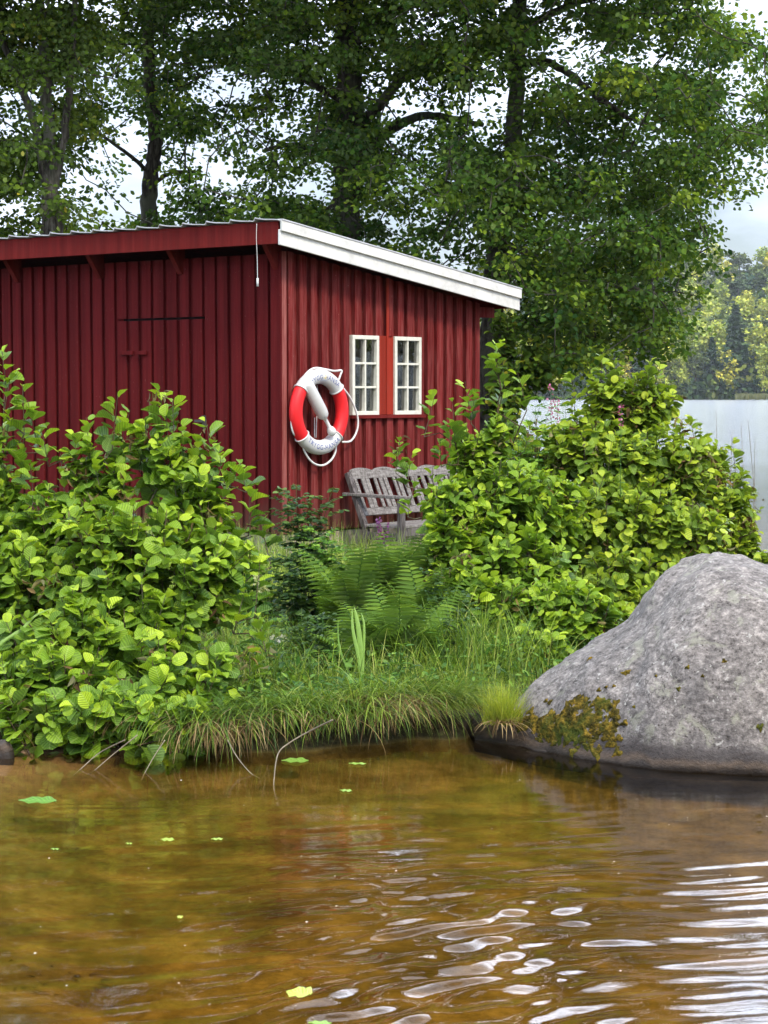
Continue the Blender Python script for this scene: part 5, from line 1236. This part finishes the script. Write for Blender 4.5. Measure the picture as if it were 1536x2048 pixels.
# thin lake reeds beyond the bushes
b0 = GX(1480, 960, 0); root = empty('lake_reeds', (0, 0, 0)); COL.objects.unlink(root); bpy.data.objects.remove(root)
for i, (px, top, bot, ln) in enumerate(((1432, 818, 900, 0), (1490, 845, 960, -8), (1518, 838, 930, -22), (1450, 860, 930, 14), (1500, 870, 980, 10))):
    Yr = 24.5; a = PX(px, bot, Yr); a[2] = -.2; t = PX(px + ln, top, Yr); q = MB(); q.tube(spline([a, (a + t) / 2 + np.array([.02, 0, 0]), t], 5), list(np.linspace(.006, .002, 11)), 5)
    tag(q.build('reed_stalk', M['fallen'], smooth=True), ['leftmost, tallest bare reed stalk in the open lake', 'bare reed stalk leaning left, second from the right', 'rightmost bare reed stalk in the open lake, leaning left', 'bare reed stalk leaning right among the others in the lake', 'lowest bare reed stalk, nearest the alder bush edge'][i], 'reed', 'bare reed stalks in the lake')

# ------------------------------------------------------------------ twigs into the water, floating leaves
def twig(pts, r0, r1, label, z=None, Y=11.3, knob=False):
    P_ = []
    for (a, b, zz) in pts: P_.append(GX(a, b, zz))
    q = MB(); sp_ = spline(P_, 6); q.tube(sp_, list(np.linspace(r0, r1, len(sp_))), 6); o = q.build('twig', M['fallen'], smooth=True)
    tag(o, label, 'twig', 'twigs dipping into the water')
twig([(665, 1440, .30), (620, 1462, .22), (580, 1485, .16), (556, 1508, .12), (548, 1560, .02), (548, 1584, -.03)], .0045, .0022, 'pale bent twig dipping from the grassy bank to its tip in the water')
twig([(250, 1480, .16), (200, 1505, .07), (165, 1535, .01), (146, 1552, -.03)], .0035, .002, 'leftmost of the thin twigs under the left bush')
twig([(275, 1470, .17), (225, 1510, .07), (190, 1540, .0), (175, 1550, -.03)], .0035, .002, 'second thin twig from the left under the left bush')
twig([(330, 1480, .14), (310, 1510, .07), (290, 1545, .0), (283, 1560, -.03)], .003, .002, 'thin twig just left of the lowest leaf of the left bush')
twig([(455, 1480, .14), (475, 1515, .06), (500, 1545, .01), (520, 1557, -.02)], .003, .002, 'beaded twig dipping right of the brown straw tuft')
def floater(px, py, L, W, rot, label, rn=.6, cat='leaf', kind_='floating_leaf', curl=.18):
    g_ = GX(px, py, .006); m = 9; V_ = []; U_ = []
    for i in range(m):
        t = i / (m - 1); h = W * .5 * math.sin(pi * min(.97, max(.03, t ** .85))) ** .8
        for j in range(-2, 3):
            s_ = j / 2; x_ = s_ * h * (1 + .12 * math.sin(i * 2.2 + j)); y_ = (t - .5) * L; z_ = .25 * curl * h * s_ * s_ + .003 * math.sin(i * 1.7 + j * 2)
            V_.append((x_ * math.cos(rot) - y_ * math.sin(rot), x_ * math.sin(rot) + y_ * math.cos(rot), z_)); U_.append((s_ * .4, t, 0))
    F_ = [(i * 5 + j, i * 5 + j + 1, i * 5 + j + 6, i * 5 + j + 5) for i in range(m - 1) for j in range(4)]
    o = np_mesh(kind_, np.array(V_), np.array(F_), M['float_leaf'], None, True, np.full(len(V_), rn), np.array(U_)); o.location = tuple(g_)
    tag(o, label, cat, 'leaves floating on the water'); return o
floater(335, 1679, .058, .060, 1.4, 'pale green leaf left of centre, left one of a pair on the still water', .75)
floater(434, 1678, .050, .036, 1.7, 'pale green leaf left of centre, right one of a pair on the still water', .7)
floater(692, 1581, .060, .050, 1.3, 'small green leaf below the grassy bank, above the middle of the water', .5)
floater(258, 1687, .028, .02, 1.5, 'tiny pale leaf left of the pair of floating leaves', .7)
floater(110, 1698, .034, .02, 1.6, 'tiny olive leaf near the left edge, below the dark lily leaf', .45)
floater(598, 1985, .085, .12, 1.2, 'large yellow-green leaf near the bottom of the picture', 1.0)
floater(640, 2046, .07, .04, 1.5, 'green leaf cut by the bottom edge of the picture', .4)
floater(360, 1834, .022, .03, 1.3, 'tiny yellow leaf in the middle of the brown water on the left', 1.0)
floater(715, 1527, .09, .05, 1.5, 'thin green leaf floating just off the brown grass blades', .55)
floater(75, 1601, .18, .17, 1.45, 'dark green lily leaf over the pale sand at the left edge', .0, 'lily leaf', 'lily_leaf')
floater(590, 1521, .14, .14, 1.5, 'green lily leaf under the grass, beside the bleached twig', .35, 'lily leaf', 'lily_leaf')
r7 = np.random.default_rng(5)
n = 70; px = r7.uniform(0, 1536, n); py = r7.uniform(1560, 2040, n); P_ = np.array([GX(a, b, .004) for a, b in zip(px, py)])
tag(leaves('debris', P_, unit(rvec(n) * np.array([1, 1, .05])), np.tile([[0, 0, 1.]], (n, 1)) + rvec(n) * .1, r7.uniform(.004, .010, n), r7.random(n), M['petal_white'], PETAL), 'specks of pale fluff scattered on the water', 'specks', kind='stuff')
# sticks and weed on the lake bed, lower left
P_ = []
for k_ in range(26):
    a, b = r7.uniform(20, 230), r7.uniform(1815, 1860); g_ = GX(a, b, 0); g_[2] = ground_at(g_[0], g_[1]) + .008; P_.append(g_)
P_ = np.array(P_); tag(leaves('bottom_litter', P_, unit(rvec(26) * np.array([1, 1, .1])), np.tile([[0, 0, 1.]], (26, 1)), r7.uniform(.03, .09, 26), r7.random(26) * .3, M['cone'], LANCE), 'dark leaf litter lying on the lake bed at the lower left', 'litter', kind='stuff')

# ------------------------------------------------------------------ far shore
def far_mat(name, c0, c1):
    m = Mat(name); oi = m.n('ShaderNodeObjectInfo').outputs['Random']
    c = m.ramp(m.attr('rnd'), [(0, c0), (1, c1)]); c = m.mix(1.0, c, m.ramp(oi, [(0, (.75, .85, .9)), (.5, (1, 1, 1)), (1, (1.35, 1.15, .9))]), 'MULTIPLY')
    return m.end(m.bsdf(c, .8, .15))
M['far_birch'] = far_mat('sunlit far birch leaves', (.24, .32, .045), (.58, .57, .09)); M['far_spruce'] = far_mat('far spruce needles', (.02, .05, .022), (.055, .10, .035)); M['far_pine'] = far_mat('far pine needles', (.06, .10, .03), (.15, .19, .05))  # birch greens brightened to stand in for strong sun on the hill
M['far_bush'] = far_mat('shore thicket leaves', (.05, .10, .02), (.14, .20, .03))
M['far_trunk'] = simple('far trunk', (.16, .12, .09), .9, .1)
def far_tree(kind_):
    n = 1500
    if kind_ == 'spruce':
        t = rng.random(n) ** .7; a = rng.uniform(0, 6.28, n); tier = .75 + .25 * np.sin(t * 60); r_ = 2.9 * (1 - t) ** .85 * tier * np.sqrt(rng.uniform(.3, 1, n)) + .1
        P_ = np.stack([np.cos(a) * r_, np.sin(a) * r_, 1.5 + 16 * t - r_ * .25], -1); sz = .9 * (1.15 - .6 * t); H = 17
    elif kind_ == 'pine':
        cc = np.array([[rng.normal(0, 1.4), rng.normal(0, 1.4), rng.uniform(8, 15)] for _ in range(16)]); k_ = rng.integers(0, 16, n); P_ = cc[k_] + rvec(n) * (rng.random(n) ** .4)[:, None] * np.array([1.5, 1.5, .8]); sz = np.full(n, .7); H = 15
    else:
        cc = []
        for _ in range(30):
            t = rng.random(); a = rng.uniform(0, 6.28); r_ = 3.0 * math.sin(pi * (.15 + .8 * t)) * rng.uniform(.4, .9); cc.append([math.cos(a) * r_, math.sin(a) * r_, 3 + 12 * t])
        cc = np.array(cc); k_ = rng.integers(0, 30, n); P_ = cc[k_] + rvec(n) * (rng.random(n) ** .4)[:, None] * np.array([1.25, 1.25, 1.3]); sz = np.full(n, .62); H = 15
    root = empty(kind_ + '_tree'); leaves('crown', P_, unit(rvec(n)), unit(np.array([0, 0, 1.]) + rvec(n) * .8), sz * rng.uniform(.7, 1.3, n), rng.random(n), M['far_' + kind_], LEAF_SMALL, root, False)
    q = MB(); q.tube([(0, 0, -1), (.1, 0, H * .5), (0, 0, H * .9)], [.28, .18, .05], 6); q.build('trunk', M['far_trunk'], root); return root
protos = {'birch': far_tree('birch'), 'spruce': far_tree('spruce'), 'pine': far_tree('pine')}
TIER = ['at the foot of the wooded hill by the water', 'halfway up the wooded hill across the lake', 'along the ridge of the hill across the lake']
LBL = {'birch': 'yellow-green birch %s', 'spruce': 'dark spruce %s', 'pine': 'blue-green pine %s'}
GRP = {'birch': 'birches %s', 'spruce': 'spruces %s', 'pine': 'pines %s'}
used = set(); rf = random.Random(12); placed = []; tries = 0
rows = [(4, 4.5), (12, 6), (24, 7), (42, 7), (64, 8), (90, 8), (118, 9), (150, 9), (188, 10), (230, 11), (275, 11), (325, 10)]
for ri, (dr, gap) in enumerate(rows):
    az = math.atan2(895 - CX, F) - .002
    while az < math.atan2(1680 - CX, F):
        rs = float(shore_r(np.array([az]))[0]); r_ = rs + dr + rf.uniform(-4, 4); x_, y_ = r_ * math.sin(az), r_ * math.cos(az)
        if ri >= 9 : k_ = rf.choice(['pine', 'pine', 'birch', 'birch'])
        elif ri < 2: k_ = rf.choice(['spruce', 'spruce', 'birch', 'birch', 'pine'])
        else: k_ = rf.choice(['birch', 'birch', 'birch', 'pine', 'birch', 'spruce'])
        placed.append((k_, x_, y_, rf.uniform(1.3, 1.9) * (.75 if ri < 1 else 1), 0 if ri < 3 else (1 if ri < 8 else 2))); az += (gap * rf.uniform(.75, 1.25) + 1.5) / r_
for (k_, x_, y_, s_, tier) in placed:
    src = protos[k_]
    if k_ in used:
        o = src.copy(); COL.objects.link(o)
        for ch in src.children:
            c = ch.copy(); COL.objects.link(c); c.parent = o
    else: o = src; used.add(k_)
    o.location = (x_, y_, ground_at(x_, y_) - .2); w_ = s_ * rf.uniform(1.05, 1.45); o.scale = (w_, w_, s_); o.rotation_euler = (0, 0, rf.uniform(0, 6.28)); tag(o, LBL[k_] % TIER[tier], 'tree', GRP[k_] % TIER[tier])
# the rest of the wooded shores, seen only as masses (and in the window panes)
def forest(n, a0, a1, name, label):
    az = rng.uniform(a0, a1, n); rs = shore_r(az); r_ = rs + 3 + 330 * rng.random(n) ** 1.5; x_ = r_ * np.sin(az); y_ = r_ * np.cos(az); z_ = ground_z(x_, y_)
    k_ = 46; C_ = np.repeat(np.stack([x_, y_, z_], -1), k_, 0); m_ = len(C_); H = np.repeat(rng.uniform(9, 17, n), k_); t = rng.random(m_)
    off = rvec(m_) * np.array([1, 1, 0]) * (3.6 * np.sin(pi * (.12 + .8 * t)))[:, None]; off[:, 2] = 1 + H * t
    rn = np.clip(np.repeat(rng.random(n), k_) * .8 + rng.normal(0, .12, m_), 0, 1)
    tag(leaves(name, C_ + off, rvec(m_), unit(np.array([0, 0, 1.]) + rvec(m_)), rng.uniform(1.6, 3.0, m_), rn, M['forest'], LEAF_SMALL, None, False), label, 'forest', kind='stuff')
m = Mat('mixed forest'); M['forest'] = m.end(m.bsdf(m.ramp(m.attr('rnd'), [(0, (.014, .04, .02)), (.45, (.05, .09, .025)), (.8, (.16, .19, .03)), (1, (.30, .30, .04))]), .85, .1))
forest(1500, R(-60), math.atan2(890 - CX, F), 'forest', 'wooded far shore behind the tall trees')
forest(2600, math.atan2(1690 - CX, F), R(150), 'forest', 'wooded shore to the right of the view')
# low thicket at the foot of the far wood
n = 12000; az = rng.uniform(math.atan2(880 - CX, F), math.atan2(1700 - CX, F), n); r_ = shore_r(az) + rng.uniform(-1, 16, n)
P_ = np.stack([r_ * np.sin(az), r_ * np.cos(az), 0 * az], -1); P_[:, 2] = ground_z(P_[:, 0], P_[:, 1]) + rng.random(n) ** 1.4 * (3 + 6 * fbm(az * 160, az * 0 + 3, 2, 4))
tag(leaves('shore_thicket', P_, rvec(n), unit(np.array([0, 0, 1.]) + rvec(n)), rng.uniform(1.0, 2.2, n), np.clip(fbm(az * 90, az * 0, 3, 8) * .9 + rng.normal(0, .1, n), 0, .8), M['forest'], LEAF_SMALL, None, False), 'dark thicket lining the far shore under the trees', 'thicket', kind='stuff')
forest(900, math.atan2(860 - CX, F), math.atan2(1720 - CX, F), 'forest', 'closed wood between the larger trees on the far hill')
# pale reed belt along the far shore
n = 5000; az = rng.uniform(math.atan2(1470 - CX, F), math.atan2(1720 - CX, F), n); r_ = shore_r(az) - rng.uniform(0, 9, n)
P_ = np.stack([r_ * np.sin(az), r_ * np.cos(az), np.full(n, -.2)], -1)
tag(blades('reeds', P_, rng.uniform(0, 6.28, n), rng.uniform(1.4, 2.6, n), rng.uniform(0, .2, n), rng.uniform(0, .4, n), rng.uniform(.2, .4, n), rng.random(n), M['reed_belt'], segs=2), 'pale reed belt along the far shore at the right edge', 'reeds', kind='stuff')

# ------------------------------------------------------------------ air
mb = MB(); mb.box(-2700, 2700, -1600, 2700, -14, 160)
m = Mat('haze'); pv = m.n('ShaderNodeVolumePrincipled'); pv.inputs['Color'].default_value = (.86, .90, .95, 1); pv.inputs['Density'].default_value = .00008; pv.inputs['Anisotropy'].default_value = .3
m.l(pv.outputs[0], m.out.inputs['Volume']); tag(mb.build('haze', m.m), 'thin pale air over the lake and the far hills', 'haze', kind='stuff')
